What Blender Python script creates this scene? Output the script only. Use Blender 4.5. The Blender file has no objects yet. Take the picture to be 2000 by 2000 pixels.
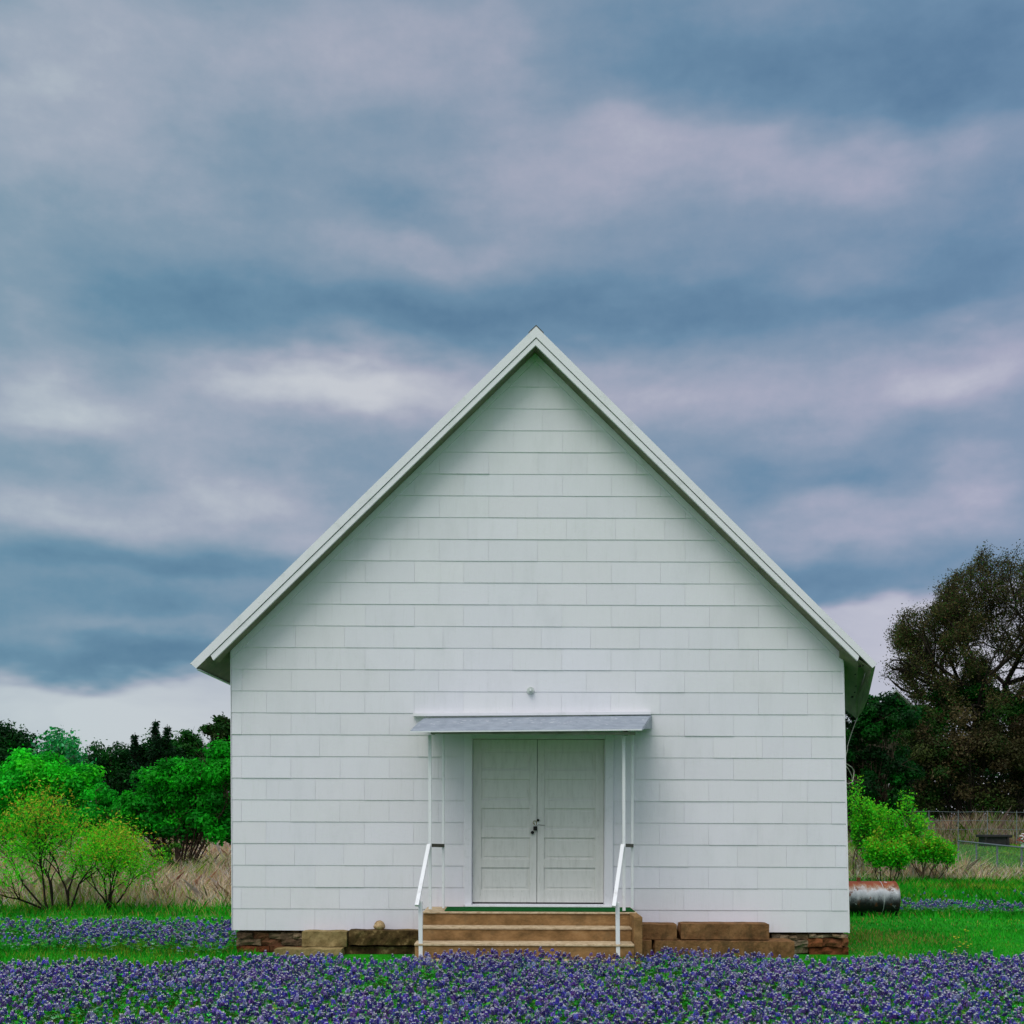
import bpy, math, random
import numpy as np
from mathutils import Vector
random.seed(7)
PI = math.pi
sc = bpy.context.scene
COL = sc.collection
# ------------------------------------------------------------------ camera
F = 2400.0; HY = 1590.0; H = 1.7; D = 15.0; ROLL = math.radians(0.22)
cam = bpy.data.cameras.new('camera'); camo = bpy.data.objects.new('camera', cam); COL.objects.link(camo)
cam.sensor_fit = 'HORIZONTAL'; cam.sensor_width = 36; cam.lens = 36 * F / 2000
cam.shift_y = (HY - 1000) / 2000; cam.clip_start = 0.1; cam.clip_end = 3000
camo.location = (0, -D, H); camo.rotation_euler = (PI / 2, -ROLL, 0)
sc.camera = camo
def unroll(px, py):
    dx, dy = px - 1000, py - HY; c, s = math.cos(ROLL), math.sin(ROLL)
    return dx * c + dy * s, -dx * s + dy * c
def P(px, py, Y):
    dx, dy = unroll(px, py); k = (D + Y) / F
    return (dx * k, Y, H - dy * k)
def XZ(px, py, Y=0.0):
    p = P(px, py, Y); return (p[0], p[2])
# ------------------------------------------------------------------ sun, exposure
SUN_D = Vector((-0.30, -0.58, 0.95)).normalized()
sun = bpy.data.lights.new('sun', 'SUN'); sun.energy = 1.5; sun.angle = math.radians(34); sun.color = (1.0, 0.965, 0.9)
suno = bpy.data.objects.new('sun', sun); COL.objects.link(suno)
suno.rotation_euler = SUN_D.to_track_quat('Z', 'Y').to_euler()
sc.view_settings.view_transform = 'Standard'; sc.view_settings.look = 'None'
sc.view_settings.gamma = 1; sc.view_settings.exposure = 0.0
# ------------------------------------------------------------------ sky
def srgb(r, g, b):
    f = lambda c: (c / 255 / 12.92) if c / 255 <= 0.04045 else ((c / 255 + 0.055) / 1.055) ** 2.4
    return (f(r), f(g), f(b), 1)
class NT:
    def __init__(s, tree): s.t = tree; s.n = tree.nodes; s.l = tree.links
    def new(s, typ, **kw):
        n = s.n.new(typ)
        for k, v in kw.items(): setattr(n, k, v)
        return n
    def put(s, sock, v):
        if v is None: return
        if isinstance(v, bpy.types.NodeSocket): s.l.new(v, sock)
        else: sock.default_value = v
    def m(s, op, a, b=None, c=None, clamp=False):
        n = s.new('ShaderNodeMath', operation=op); n.use_clamp = clamp
        for i, v in enumerate((a, b, c)): s.put(n.inputs[i], v)
        return n.outputs[0]
    def vm(s, op, a, b=None):
        n = s.new('ShaderNodeVectorMath', operation=op); s.put(n.inputs[0], a)
        if b is not None: s.put(n.inputs[1], b)
        return n.outputs['Value'] if op in ('DOT_PRODUCT', 'LENGTH') else n.outputs[0]
    def noise(s, vec, scale, detail=5, rough=.55, dist=0, color=False):
        n = s.new('ShaderNodeTexNoise'); s.put(n.inputs['Vector'], vec)
        n.inputs['Scale'].default_value = scale; n.inputs['Detail'].default_value = detail
        n.inputs['Roughness'].default_value = rough; n.inputs['Distortion'].default_value = dist
        return n.outputs['Color' if color else 'Fac']
    def ramp(s, f, stops, interp='LINEAR'):
        n = s.new('ShaderNodeValToRGB'); s.put(n.inputs[0], f); e = n.color_ramp.elements
        n.color_ramp.interpolation = interp
        while len(e) < len(stops): e.new(0.5)
        for i, (p, c) in enumerate(stops): e[i].position = p; e[i].color = c if len(c) == 4 else (*c, 1)
        return n.outputs[0]
    def mix(s, f, a, b, blend='MIX'):
        n = s.new('ShaderNodeMix', data_type='RGBA', blend_type=blend)
        s.put(n.inputs[0], f); s.put(n.inputs[6], a if not isinstance(a, tuple) else (*a[:3], 1)); s.put(n.inputs[7], b if not isinstance(b, tuple) else (*b[:3], 1))
        return n.outputs[2]
    def mapping(s, v, loc=(0, 0, 0), rot=(0, 0, 0), scale=(1, 1, 1), typ='POINT'):
        n = s.new('ShaderNodeMapping', vector_type=typ); s.put(n.inputs[0], v)
        n.inputs['Location'].default_value = loc; n.inputs['Rotation'].default_value = rot; n.inputs['Scale'].default_value = scale
        return n.outputs[0]
    def smooth(s, v, a, b, lo=0.0, hi=1.0):
        n = s.new('ShaderNodeMapRange', interpolation_type='SMOOTHSTEP'); s.put(n.inputs[0], v)
        n.inputs[1].default_value = a; n.inputs[2].default_value = b; n.inputs[3].default_value = lo; n.inputs[4].default_value = hi
        return n.outputs[0]
    def sepxyz(s, v):
        n = s.new('ShaderNodeSeparateXYZ'); s.put(n.inputs[0], v); return n.outputs
    def comb(s, x, y, z):
        n = s.new('ShaderNodeCombineXYZ'); s.put(n.inputs[0], x); s.put(n.inputs[1], y); s.put(n.inputs[2], z); return n.outputs[0]

SKY_GAIN = 1.0
W = bpy.data.worlds.new('World'); sc.world = W; W.use_nodes = True
w = NT(W.node_tree); w.n.clear()
tc = w.new('ShaderNodeTexCoord')
gen = tc.outputs['Generated']
dirv = w.vm('NORMALIZE', gen)
dx_, dy_, dz_ = w.sepxyz(dirv)
az = w.m('ARCTAN2', dx_, dy_); el = w.m('ARCSINE', dz_)
ae = w.comb(az, el, 0.0)
# wispy warp of the sky coordinates
wn = w.noise(w.mapping(dirv, scale=(1.0, 1.0, 2.2)), 5.0, 4, .55, color=True)
warp = w.vm('MULTIPLY', w.vm('SUBTRACT', wn, (0.5, 0.5, 0.5)), (0.15, 0.085, 0.0))
wn2 = w.noise(w.mapping(dirv, loc=(3, 1, 2), scale=(1.0, 1.0, 2.6)), 17.0, 3, .5, color=True)
warp2 = w.vm('MULTIPLY', w.vm('SUBTRACT', wn2, (0.5, 0.5, 0.5)), (0.05, 0.022, 0.0))
aew = w.vm('ADD', w.vm('ADD', ae, warp), warp2)
BL = [(60,100,330,260,0,.16),(470,110,330,90,0,.16),(880,60,260,80,0,.15),(400,330,420,80,0,.07),(1010,190,90,130,0,.15),
 (1225,225,90,60,.3,.2),(1440,318,300,60,.1,.20),(1760,305,260,52,0,.19),(1110,380,300,80,.15,.16),(900,500,210,38,0,.2),
 (150,810,350,75,.05,.38),(560,752,260,46,0,.36),(830,780,190,60,.1,.36),(430,968,230,55,.08,.36),(120,1010,260,46,0,.28),
 (570,1070,130,36,0,.2),(1270,770,230,60,0,.3),(1620,780,220,65,0,.2),(1930,690,160,60,-.15,.26),(1720,1010,230,60,0,.24),
 (1620,955,130,36,0,.16),(1950,930,110,60,0,.22),(1370,1010,120,50,.2,.1),(60,480,90,500,0,.1),(230,1245,170,16,0,.12),
 (1450,110,430,85,0,-.26),(1920,120,260,110,0,-.26),(1650,205,330,45,0,-.12),(1210,170,100,50,.2,-.12),(780,390,170,48,.1,-.24),
 (230,560,280,90,0,-.06),(520,610,460,62,0,-.20),(900,640,300,50,0,-.24),(1330,600,260,50,0,-.22),(1750,600,220,50,.1,-.26),
 (1880,480,180,90,0,-.22),(1300,450,220,50,0,-.06),(130,885,220,38,0,-.14),(300,1110,480,36,0,-.30),(200,1200,420,44,0,-.2),
 (330,1300,460,34,0,-.38),(1600,1115,270,52,0,-.34),(1450,905,80,45,0,-.14),(1660,905,120,26,0,-.2),(1850,830,150,30,0,-.14),(1380,560,90,30,0,-.05)]
acc = None
for (bx_, by_, sx_, sy_, rt, am) in BL:
    a0 = math.atan((bx_ - 1000) / F); c0 = math.cos(a0); e0 = math.atan((HY - by_) / F * c0)
    mv = w.mapping(aew, loc=(a0, e0, 0), rot=(0, 0, -rt), scale=(sx_ / F * c0 * c0, sy_ / F * c0, 1), typ='TEXTURE')
    g = w.m('EXPONENT', w.m('MULTIPLY', w.vm('DOT_PRODUCT', mv, mv), -1.0))
    acc = w.m('MULTIPLY', g, am) if acc is None else w.m('MULTIPLY_ADD', g, am, acc)
fb = w.noise(w.mapping(w.vm('ADD', dirv, warp), scale=(1.0, 1.0, 2.5)), 6.0, 5, .52)
fb2 = w.noise(w.mapping(dirv, loc=(5, 5, 0), scale=(1.0, 1.0, 2.0)), 20.0, 5, .55)
tt = w.m('MULTIPLY_ADD', fb, 0.56, w.m('MULTIPLY_ADD', acc, 1.0, 0.455 - 0.28))
tt = w.m('MULTIPLY_ADD', fb2, 0.24, w.m('SUBTRACT', tt, 0.12))
fb3 = w.noise(dirv, 120.0, 3, .6)
tt = w.m('MULTIPLY_ADD', fb3, 0.07, w.m('SUBTRACT', tt, 0.035))
# bright strip of clear cloud base just over the horizon (its top edge rises to the right)
sw = w.sepxyz(aew)
edge = w.smooth(az, -0.20, 0.22, 0.106, 0.168)
hb = w.smooth(w.m('SUBTRACT', edge, sw[1]), -0.006, 0.012)
tt = w.mix(hb, tt, w.m('MULTIPLY_ADD', fb, 0.6, 0.62))
col = w.ramp(tt, [(0.0, srgb(84, 120, 150)), (0.26, srgb(108, 141, 167)), (0.5, srgb(137, 156, 177)), (0.72, srgb(167, 172, 190)), (1.0, srgb(202, 204, 212))])
tint = w.ramp(w.m('MULTIPLY_ADD', az, 1.0, 0.5, clamp=True), [(0.08, (0.93, 1.03, 0.995)), (0.45, (1.0, 1.0, 1.0)), (0.9, (1.01, .985, 1.04))])
col = w.mix(1.0, col, tint, 'MULTIPLY')
sky = w.new('ShaderNodeTexSky', sky_type='NISHITA'); sky.sun_disc = False
sky.sun_elevation = math.asin(SUN_D.z); sky.sun_rotation = math.atan2(SUN_D.x, SUN_D.y)
nish = w.mix(1.0, sky.outputs[0], (0.08, 0.08, 0.08), 'MULTIPLY')
col = w.mix(0.06, col, nish)
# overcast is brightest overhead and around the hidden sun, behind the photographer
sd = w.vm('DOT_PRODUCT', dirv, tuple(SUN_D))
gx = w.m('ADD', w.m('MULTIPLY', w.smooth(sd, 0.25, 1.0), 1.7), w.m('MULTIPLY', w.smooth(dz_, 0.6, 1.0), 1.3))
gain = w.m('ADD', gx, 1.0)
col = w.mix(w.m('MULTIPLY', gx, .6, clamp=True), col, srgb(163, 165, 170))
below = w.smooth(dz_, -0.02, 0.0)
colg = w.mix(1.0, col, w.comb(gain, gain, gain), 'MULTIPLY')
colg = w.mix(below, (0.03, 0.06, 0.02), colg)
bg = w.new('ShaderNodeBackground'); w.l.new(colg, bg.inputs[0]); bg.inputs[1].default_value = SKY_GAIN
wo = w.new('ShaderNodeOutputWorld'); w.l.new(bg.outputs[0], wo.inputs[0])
W.cycles.sampling_method = 'MANUAL'; W.cycles.sample_map_resolution = 512

# ------------------------------------------------------------------ object helpers
ROOT = {}
def tag(o, label=None, cat=None, group=None, kind=None):
    if label: o['label'] = label
    if cat: o['category'] = cat
    if group: o['group'] = group
    if kind: o['kind'] = kind
    return o
def thing(name, loc, label, cat, group=None):
    o = bpy.data.objects.new(name, None); COL.objects.link(o); o.location = loc; o.empty_display_size = .2
    ROOT[o.name] = Vector(loc); return tag(o, label, cat, group)
def link(name, me, mat, parent=None):
    o = bpy.data.objects.new(name, me)
    if mat: me.materials.append(mat)
    off = ROOT[parent.name] if parent else None
    if parent:
        me.transform(__import__('mathutils').Matrix.Translation(-off)); o.parent = parent
    ROOT[o.name] = off if parent else Vector((0, 0, 0))
    COL.objects.link(o); return o
def npmesh(name, V, Fc, mat, parent=None, colr=None, smooth=False):
    """V (n,3); Fc (m,k) uniform faces; colr (n,3) own colour per vertex"""
    V = np.asarray(V, np.float32); Fc = np.asarray(Fc, np.int32)
    me = bpy.data.meshes.new(name); k = Fc.shape[1]; m = len(Fc)
    me.vertices.add(len(V)); me.vertices.foreach_set('co', V.ravel())
    me.loops.add(m * k); me.loops.foreach_set('vertex_index', Fc.ravel())
    me.polygons.add(m); me.polygons.foreach_set('loop_start', np.arange(0, m * k, k, dtype=np.int32))
    if smooth: me.polygons.foreach_set('use_smooth', np.ones(m, bool))
    me.update(calc_edges=True)
    if colr is not None:
        a = me.color_attributes.new('Col', 'FLOAT_COLOR', 'POINT')
        c = np.ones((len(V), 4), np.float32); c[:, :3] = colr; a.data.foreach_set('color', c.ravel())
    return link(name, me, mat, parent)
class MB:
    def __init__(s): s.V = []; s.F = []; s.C = []; s.c = (1, 1, 1)
    def add(s, vs, fs):
        b = len(s.V); s.V += [tuple(v) for v in vs]; s.F += [[b + i for i in f] for f in fs]; s.C += [s.c] * len(vs); return s
    def box(s, x0, x1, y0, y1, z0, z1, j=0.0):
        r = (lambda: random.uniform(-j, j)) if j else (lambda: 0)
        vs = [(x + r(), y + r(), z + r()) for z in (z0, z1) for y in (y0, y1) for x in (x0, x1)]
        return s.add(vs, [(0, 2, 3, 1), (4, 5, 7, 6), (0, 1, 5, 4), (2, 6, 7, 3), (0, 4, 6, 2), (1, 3, 7, 5)])
    def prism(s, poly, y0, y1):
        """poly in (x,z), extruded along y"""
        n = len(poly); a = sum(poly[i][0] * poly[(i + 1) % n][1] - poly[(i + 1) % n][0] * poly[i][1] for i in range(n))
        if a < 0: poly = poly[::-1]
        vs = [(x, y0, z) for x, z in poly] + [(x, y1, z) for x, z in poly]
        return s.add(vs, [tuple(range(n)), tuple(range(2 * n - 1, n - 1, -1))] + [(i, i + n, (i + 1) % n + n, (i + 1) % n) for i in range(n)])
    def bar(s, p, q, w_, h_, up=(0, 0, 1)):
        p, q = Vector(p), Vector(q); d = (q - p).normalized(); u = Vector(up)
        if abs(d.dot(u)) > .98: u = Vector((0, 1, 0))
        x = d.cross(u).normalized() * w_ / 2; y = x.cross(d).normalized() * h_ / 2
        vs = [a + sx * x + sy * y for a in (p, q) for sx, sy in ((-1, -1), (1, -1), (1, 1), (-1, 1))]
        return s.add(vs, [(0, 1, 2, 3), (7, 6, 5, 4), (0, 4, 5, 1), (1, 5, 6, 2), (2, 6, 7, 3), (3, 7, 4, 0)])
    def tube(s, pts, rad, n=8, cap=True):
        pts = [Vector(p) for p in pts]; rr = rad if isinstance(rad, (list, tuple)) else [rad] * len(pts)
        b = []; vs = []; fs = []
        ref = None
        for i, p in enumerate(pts):
            d = (pts[min(i + 1, len(pts) - 1)] - pts[max(i - 1, 0)]).normalized()
            if ref is None: ref = Vector((0, 0, 1)) if abs(d.z) < .9 else Vector((1, 0, 0))
            x = d.cross(ref).normalized(); y = x.cross(d).normalized(); ref = y
            for k in range(n):
                a = 2 * PI * k / n; vs.append(p + rr[i] * (math.cos(a) * x + math.sin(a) * y))
        for i in range(len(pts) - 1):
            for k in range(n):
                fs.append((i * n + k, i * n + (k + 1) % n, (i + 1) * n + (k + 1) % n, (i + 1) * n + k))
        if cap: fs += [tuple(range(n))[::-1], tuple(range((len(pts) - 1) * n, len(pts) * n))]
        return s.add(vs, fs)
    def build(s, name, mat, parent=None, bevel=0.0, smooth=False, colr=False, segs=2):
        me = bpy.data.meshes.new(name); me.from_pydata(s.V, [], s.F); me.update()
        if colr:
            a = me.color_attributes.new('Col', 'FLOAT_COLOR', 'POINT')
            for i, c in enumerate(s.C): a.data[i].color = (*c, 1)
        if smooth:
            for p in me.polygons: p.use_smooth = True
        o = link(name, me, mat, parent)
        if bevel:
            b = o.modifiers.new('bevel', 'BEVEL'); b.width = bevel; b.segments = segs; b.limit_method = 'ANGLE'
        return o
# ------------------------------------------------------------------ materials
def mat(name, fn, rough=.7, metal=0.0, spec=.3):
    M = bpy.data.materials.new(name); M.use_nodes = True; n = NT(M.node_tree); b = M.node_tree.nodes['Principled BSDF']
    b.inputs['Roughness'].default_value = rough; b.inputs['Metallic'].default_value = metal; b.inputs['Specular IOR Level'].default_value = spec
    t = n.new('ShaderNodeTexCoord'); fn(n, b, t.outputs['Object']); return M
def bump(n, b, h, dist, strength=1.0):
    x = n.new('ShaderNodeBump'); x.inputs['Distance'].default_value = dist; x.inputs['Strength'].default_value = strength
    n.put(x.inputs['Height'], h); n.l.new(x.outputs[0], b.inputs['Normal'])
def speck(base, dark, scale=6, detail=8, bdist=.002, lo=.35, hi=.75):
    def fn(n, b, v):
        f = n.noise(v, scale, detail, .65); c = n.ramp(f, [(lo, dark), (hi, base)])
        n.l.new(c, b.inputs['Base Color'])
        if bdist: bump(n, b, n.noise(v, scale * 6, 6, .6), bdist)
    return fn
def attr(n):
    a = n.new('ShaderNodeAttribute'); a.attribute_name = 'Col'; return a.outputs['Color']
def siding_fn(n, b, v):
    a = attr(n)
    f = n.noise(n.mapping(v, scale=(1, 1, .35)), 3.0, 7, .65)
    c = n.mix(n.smooth(f, .45, .8), (.735, .712, .762), (.67, .655, .695))
    st = n.noise(n.mapping(v, scale=(9, 1, .7)), 2.6, 6, .7)       # rain streaks in the old paint
    c = n.mix(n.m('MULTIPLY', n.smooth(st, .54, .78), .42), c, (.58, .57, .56))
    gr = n.noise(v, 26, 6, .7); c = n.mix(n.m('MULTIPLY', n.smooth(gr, .58, .75), .25), c, (.58, .57, .55))
    c = n.mix(1.0, c, a, 'MULTIPLY'); n.l.new(c, b.inputs['Base Color'])
    bump(n, b, n.noise(n.mapping(v, scale=(14, 1, 1)), 5, 5, .6), .0022)
M = {}
M['siding'] = mat('painted_siding', siding_fn, .62)
def white_fn(n, b, v):
    f = n.noise(v, 5, 8, .7); c = n.mix(n.smooth(f, .5, .8), (.75, .73, .77), (.60, .60, .61))
    g = n.noise(v, 40, 5, .7); c = n.mix(n.m('MULTIPLY', n.smooth(g, .62, .74), .5), c, (.40, .40, .36))
    n.l.new(c, b.inputs['Base Color']); bump(n, b, g, .0012)
M['white'] = mat('white_trim_paint', white_fn, .55)
M['whitemetal'] = mat('white_metal_paint', speck((.74, .75, .76), (.58, .58, .58), 9, 6, .0005, .25, .45), .42)
def door_fn(n, b, v):
    f = n.noise(n.mapping(v, scale=(6, 1, 1)), 4, 8, .7); c = n.mix(n.smooth(f, .42, .8), (.66, .655, .62), (.54, .54, .50))
    g = n.noise(v, 30, 5, .7); c = n.mix(n.m('MULTIPLY', n.smooth(g, .6, .75), .5), c, (.36, .36, .30))
    n.l.new(c, b.inputs['Base Color']); bump(n, b, f, .002)
M['door'] = mat('old_door_paint', door_fn, .6)
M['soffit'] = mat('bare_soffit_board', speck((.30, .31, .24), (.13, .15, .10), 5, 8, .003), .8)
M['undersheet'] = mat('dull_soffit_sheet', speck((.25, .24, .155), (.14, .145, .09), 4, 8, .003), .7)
def metal_fn(n, b, v):
    f = n.noise(v, 7, 8, .65); c = n.ramp(f, [(.3, (.20, .235, .29)), (.7, (.33, .37, .43))])
    sx, sy, sz = n.sepxyz(v)
    g = n.noise(n.mapping(v, scale=(1, 2, 2)), 11, 4, .6)
    top = n.smooth(sy, -.85, -.5)
    fl = n.m('MULTIPLY', n.smooth(g, .63, .66), top)
    c = n.mix(fl, c, (.66, .67, .70)); n.l.new(c, b.inputs['Base Color'])
    bump(n, b, n.noise(n.mapping(v, scale=(3, 1, 1)), 3, 3, .5), .012)
M['tin'] = mat('galvanised_sheet', metal_fn, .5, .25, .4)
def conc_fn(n, b, v):
    f = n.noise(v, 5, 9, .7); c = n.ramp(f, [(.28, (.055, .030, .012)), (.45, (.17, .085, .036)), (.6, (.26, .135, .058)), (.8, (.34, .21, .105))])
    g = n.noise(n.mapping(v, scale=(2, 1, 1)), 3.3, 6, .7)
    c = n.mix(n.m('MULTIPLY', n.smooth(g, .47, .62), .7), c, (.10, .062, .028)); n.l.new(c, b.inputs['Base Color'])
    bump(n, b, n.noise(v, 30, 8, .7), .015)
M['conc'] = mat('brown_block_concrete', conc_fn, .92, 0, .1)
def step_fn(n, b, v):
    f = n.noise(n.mapping(v, scale=(.6, 1, 1)), 6, 9, .72); c = n.ramp(f, [(.28, (.09, .055, .022)), (.45, (.22, .125, .05)), (.6, (.33, .19, .08)), (.78, (.42, .28, .14))])
    g = n.noise(n.mapping(v, loc=(2, 0, 0), scale=(1.2, 1, 1)), 3.3, 7, .75)
    c = n.mix(n.m('MULTIPLY', n.smooth(g, .5, .66), .55), c, (.17, .115, .055)); n.l.new(c, b.inputs['Base Color'])
    bump(n, b, n.noise(v, 34, 8, .7), .012)
M['step'] = mat('stained_step_concrete', step_fn, .92, 0, .1)
def tread_fn(n, b, v):  # treads paler than the risers: sky light on them put into the colour
    f = n.noise(v, 14, 8, .7); c = n.ramp(f, [(.3, (.28, .19, .10)), (.6, (.56, .44, .29))]); n.l.new(c, b.inputs['Base Color'])
    bump(n, b, f, .006)
M['tread'] = mat('skylit_tread_concrete', tread_fn, .9, 0, .1)
def tan_fn(n, b, v):
    f = n.noise(v, 6, 9, .72); c = n.ramp(f, [(.28, (.07, .048, .02)), (.42, (.20, .145, .06)), (.62, (.33, .25, .115)), (.8, (.42, .31, .16))])
    n.l.new(c, b.inputs['Base Color']); bump(n, b, n.noise(v, 30, 8, .7), .012)
M['tan'] = mat('tan_block_concrete', tan_fn, .95, 0, .1)
def stain_shade_fn(n, b, v):  # dark stains of the beam, and recess shade put into the footing's colour
    f = n.noise(v, 4.5, 8, .7); c = n.ramp(f, [(.40, (.030, .017, .007)), (.54, (.09, .058, .022)), (.64, (.27, .19, .085))])
    n.l.new(c, b.inputs['Base Color']); bump(n, b, n.noise(v, 30, 8, .7), .012)
M['stain_shade'] = mat('stained_shaded_concrete', stain_shade_fn, .95, 0, .1)
def stone_fn(n, b, v):
    a = attr(n); f = n.noise(v, 9, 9, .72); c = n.ramp(f, [(.3, (.28, .25, .22)), (.5, (.8, .72, .66)), (.75, (1.25, 1.2, 1.1))])
    n.l.new(n.mix(1.0, a, c, 'MULTIPLY'), b.inputs['Base Color']); bump(n, b, n.noise(v, 22, 9, .75), .025)
M['stone'] = mat('rubble_stone', stone_fn, .95, 0, .1)
M['dark'] = mat('dark_gap', speck((.02, .017, .012), (.01, .01, .008), 5, 4, 0), .9)
M['carpet'] = mat('green_turf_carpet', speck((.010, .13, .025), (.004, .06, .012), 60, 4, .004), 1.0, 0, .05)
M['black'] = mat('black_iron', speck((.02, .02, .018), (.008, .008, .008), 30, 4, .0005), .45, .6)
M['greyiron'] = mat('grey_brown_iron', speck((.13, .12, .09), (.06, .055, .04), 20, 4, .001), .7, .2)
M['brass'] = mat('dull_brass', speck((.35, .30, .10), (.16, .14, .05), 30, 4, .0005), .5, .7)
M['porcelain'] = mat('porcelain', speck((.62, .66, .63), (.45, .48, .46), 20, 3, 0), .35)
M['rock'] = mat('pale_rock', speck((.50, .36, .20), (.20, .12, .05), 14, 7, .01, .35, .6), .95, 0, .1)
def tank_fn(n, b, v):
    x, y, z = n.sepxyz(v); nz = n.noise(n.mapping(v, scale=(2.2, 1, 1)), 4.5, 8, .7)
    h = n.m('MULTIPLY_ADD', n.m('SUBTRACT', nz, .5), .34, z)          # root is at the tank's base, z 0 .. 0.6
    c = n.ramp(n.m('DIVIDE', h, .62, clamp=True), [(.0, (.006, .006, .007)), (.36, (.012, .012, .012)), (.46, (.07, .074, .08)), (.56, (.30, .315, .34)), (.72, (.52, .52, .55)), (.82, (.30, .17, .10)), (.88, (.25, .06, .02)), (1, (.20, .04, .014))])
    ch = n.noise(v, 8, 7, .7); c = n.mix(n.smooth(ch, .60, .66), c, (.62, .62, .65)); c = n.mix(n.smooth(n.noise(n.mapping(v, loc=(4, 0, 0)), 7, 7, .7), .54, .64), c, (.13, .045, .018))
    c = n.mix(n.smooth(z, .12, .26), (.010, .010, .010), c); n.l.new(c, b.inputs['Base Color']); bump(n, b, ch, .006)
M['tank'] = mat('rusty_peeling_tank_paint', tank_fn, .65, .1)
M['rust'] = mat('rust', speck((.22, .08, .03), (.07, .03, .015), 20, 7, .004), .9)
M['bark'] = mat('grey_brown_bark', speck((.085, .060, .042), (.028, .020, .014), 12, 7, .01), .95, 0, .1)
M['darkbark'] = mat('dark_oak_bark', speck((.035, .027, .020), (.012, .010, .008), 8, 7, .01), .95, 0, .1)
M['galv'] = mat('galvanised_wire', speck((.22, .25, .28), (.13, .15, .17), 12, 4, 0), .5, .3)
M['tomb'] = mat('dark_granite', speck((.028, .026, .026), (.010, .010, .010), 6, 7, .004), .7)
M['brownboards'] = mat('weathered_boards', speck((.10, .085, .06), (.05, .042, .03), 4, 7, .01), .9)
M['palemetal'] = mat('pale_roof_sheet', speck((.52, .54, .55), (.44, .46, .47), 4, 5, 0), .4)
M['string'] = mat('frayed_cord', speck((.50, .48, .40), (.3, .28, .22), 40, 4, 0), .9)
def leafmat(name, trans=.35, rough=.55):
    Mx = bpy.data.materials.new(name); Mx.use_nodes = True; n = NT(Mx.node_tree); n.n.clear()
    a = attr(n); d = n.new('ShaderNodeBsdfPrincipled'); n.l.new(a, d.inputs['Base Color']); d.inputs['Roughness'].default_value = rough
    d.inputs['Specular IOR Level'].default_value = .12
    t = n.new('ShaderNodeBsdfTranslucent'); n.l.new(a, t.inputs[0]); m = n.new('ShaderNodeMixShader'); m.inputs[0].default_value = trans
    n.l.new(d.outputs[0], m.inputs[1]); n.l.new(t.outputs[0], m.inputs[2]); o = n.new('ShaderNodeOutputMaterial'); n.l.new(m.outputs[0], o.inputs[0]); return Mx
M['leaf'] = leafmat('leaves', .42); M['feather'] = leafmat('feathery_leaves', .5); M['grass'] = leafmat('grass_blades', .3, .6); M['petal'] = leafmat('petals', .25, .6); M['hay'] = leafmat('dry_grass_blades', .3, .8)
# ------------------------------------------------------------------ ground
rngs = np.random.default_rng(11)
def fbm2(x, y, sc_, seed=0):
    r = np.random.default_rng(seed); o = np.zeros_like(x, dtype=float); amp = 1.0; tot = 0
    for k in range(4):
        for _ in range(3):
            a = r.uniform(0, 2 * PI); p = r.uniform(0, 2 * PI); fq = sc_ * (1.9 ** k) * r.uniform(.8, 1.25)
            o += amp * np.sin((x * math.cos(a) + y * math.sin(a)) * fq + p)
        tot += amp * 3; amp *= .6
    return o / tot * 2.2
def ground_z(x, y):
    x = np.asarray(x, float); y = np.asarray(y, float)
    z = .03 * fbm2(x, y, .7, 3) * np.clip((np.hypot(x - .3, y - 1) - 5) / 6 + .35, .1, 1)
    return z + .25 * fbm2(x, y, .05, 4) * np.clip((y - 30) / 60, 0, 1)
def make_ground():
    ys = np.concatenate([np.linspace(-60, -16, 10), np.linspace(-15, 30, 110), np.linspace(31, 100, 50), np.geomspace(104, 1400, 24)])
    xs = np.concatenate([-np.geomspace(1400, 62, 20), np.linspace(-60, -15, 40), np.linspace(-14.5, 14.5, 90), np.linspace(15, 60, 40), np.geomspace(62, 1400, 20)])
    X, Y = np.meshgrid(xs, ys); Z = ground_z(X, Y)
    V = np.stack([X.ravel(), Y.ravel(), Z.ravel()], 1); nx = len(xs); ny = len(ys)
    i, j = np.meshgrid(np.arange(nx - 1), np.arange(ny - 1)); a = (j * nx + i).ravel()
    Fc = np.stack([a, a + 1, a + nx + 1, a + nx], 1)
    def fn(n, b, v):
        f = n.noise(v, 1.3, 8, .65); g = n.noise(v, 14, 6, .7)
        green = n.ramp(n.m('MULTIPLY_ADD', g, .5, n.m('MULTIPLY', f, .5)), [(.3, (.006, .10, .004)), (.5, (.012, .25, .008)), (.68, (.06, .30, .012)), (.8, (.22, .24, .04))])
        tan_ = n.ramp(g, [(.3, (.16, .11, .05)), (.7, (.42, .31, .18))])
        x, y, z = n.sepxyz(v); wob = n.m('MULTIPLY_ADD', n.m('SUBTRACT', f, .5), 6.0, y)
        far = n.smooth(wob, 5.2, 7.2); left = n.smooth(x, 4.0, 2.0)
        rfar = n.smooth(wob, 17.0, 22.0); rlim = n.m('MAXIMUM', n.smooth(x, 12.0, 9.5), n.smooth(wob, 22, 18))
        mk = n.m('ADD', n.m('MULTIPLY', far, left), n.m('MULTIPLY', n.m('MULTIPLY', rfar, rlim), n.m('SUBTRACT', 1.0, left)), clamp=True)
        c = n.mix(mk, green, tan_); n.l.new(c, b.inputs['Base Color']); bump(n, b, g, .03)
    o = npmesh('ground', V, Fc, mat('meadow_soil_and_turf', fn, .95, 0, .1), smooth=True)
    tag(o, kind='structure')
make_ground()
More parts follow.
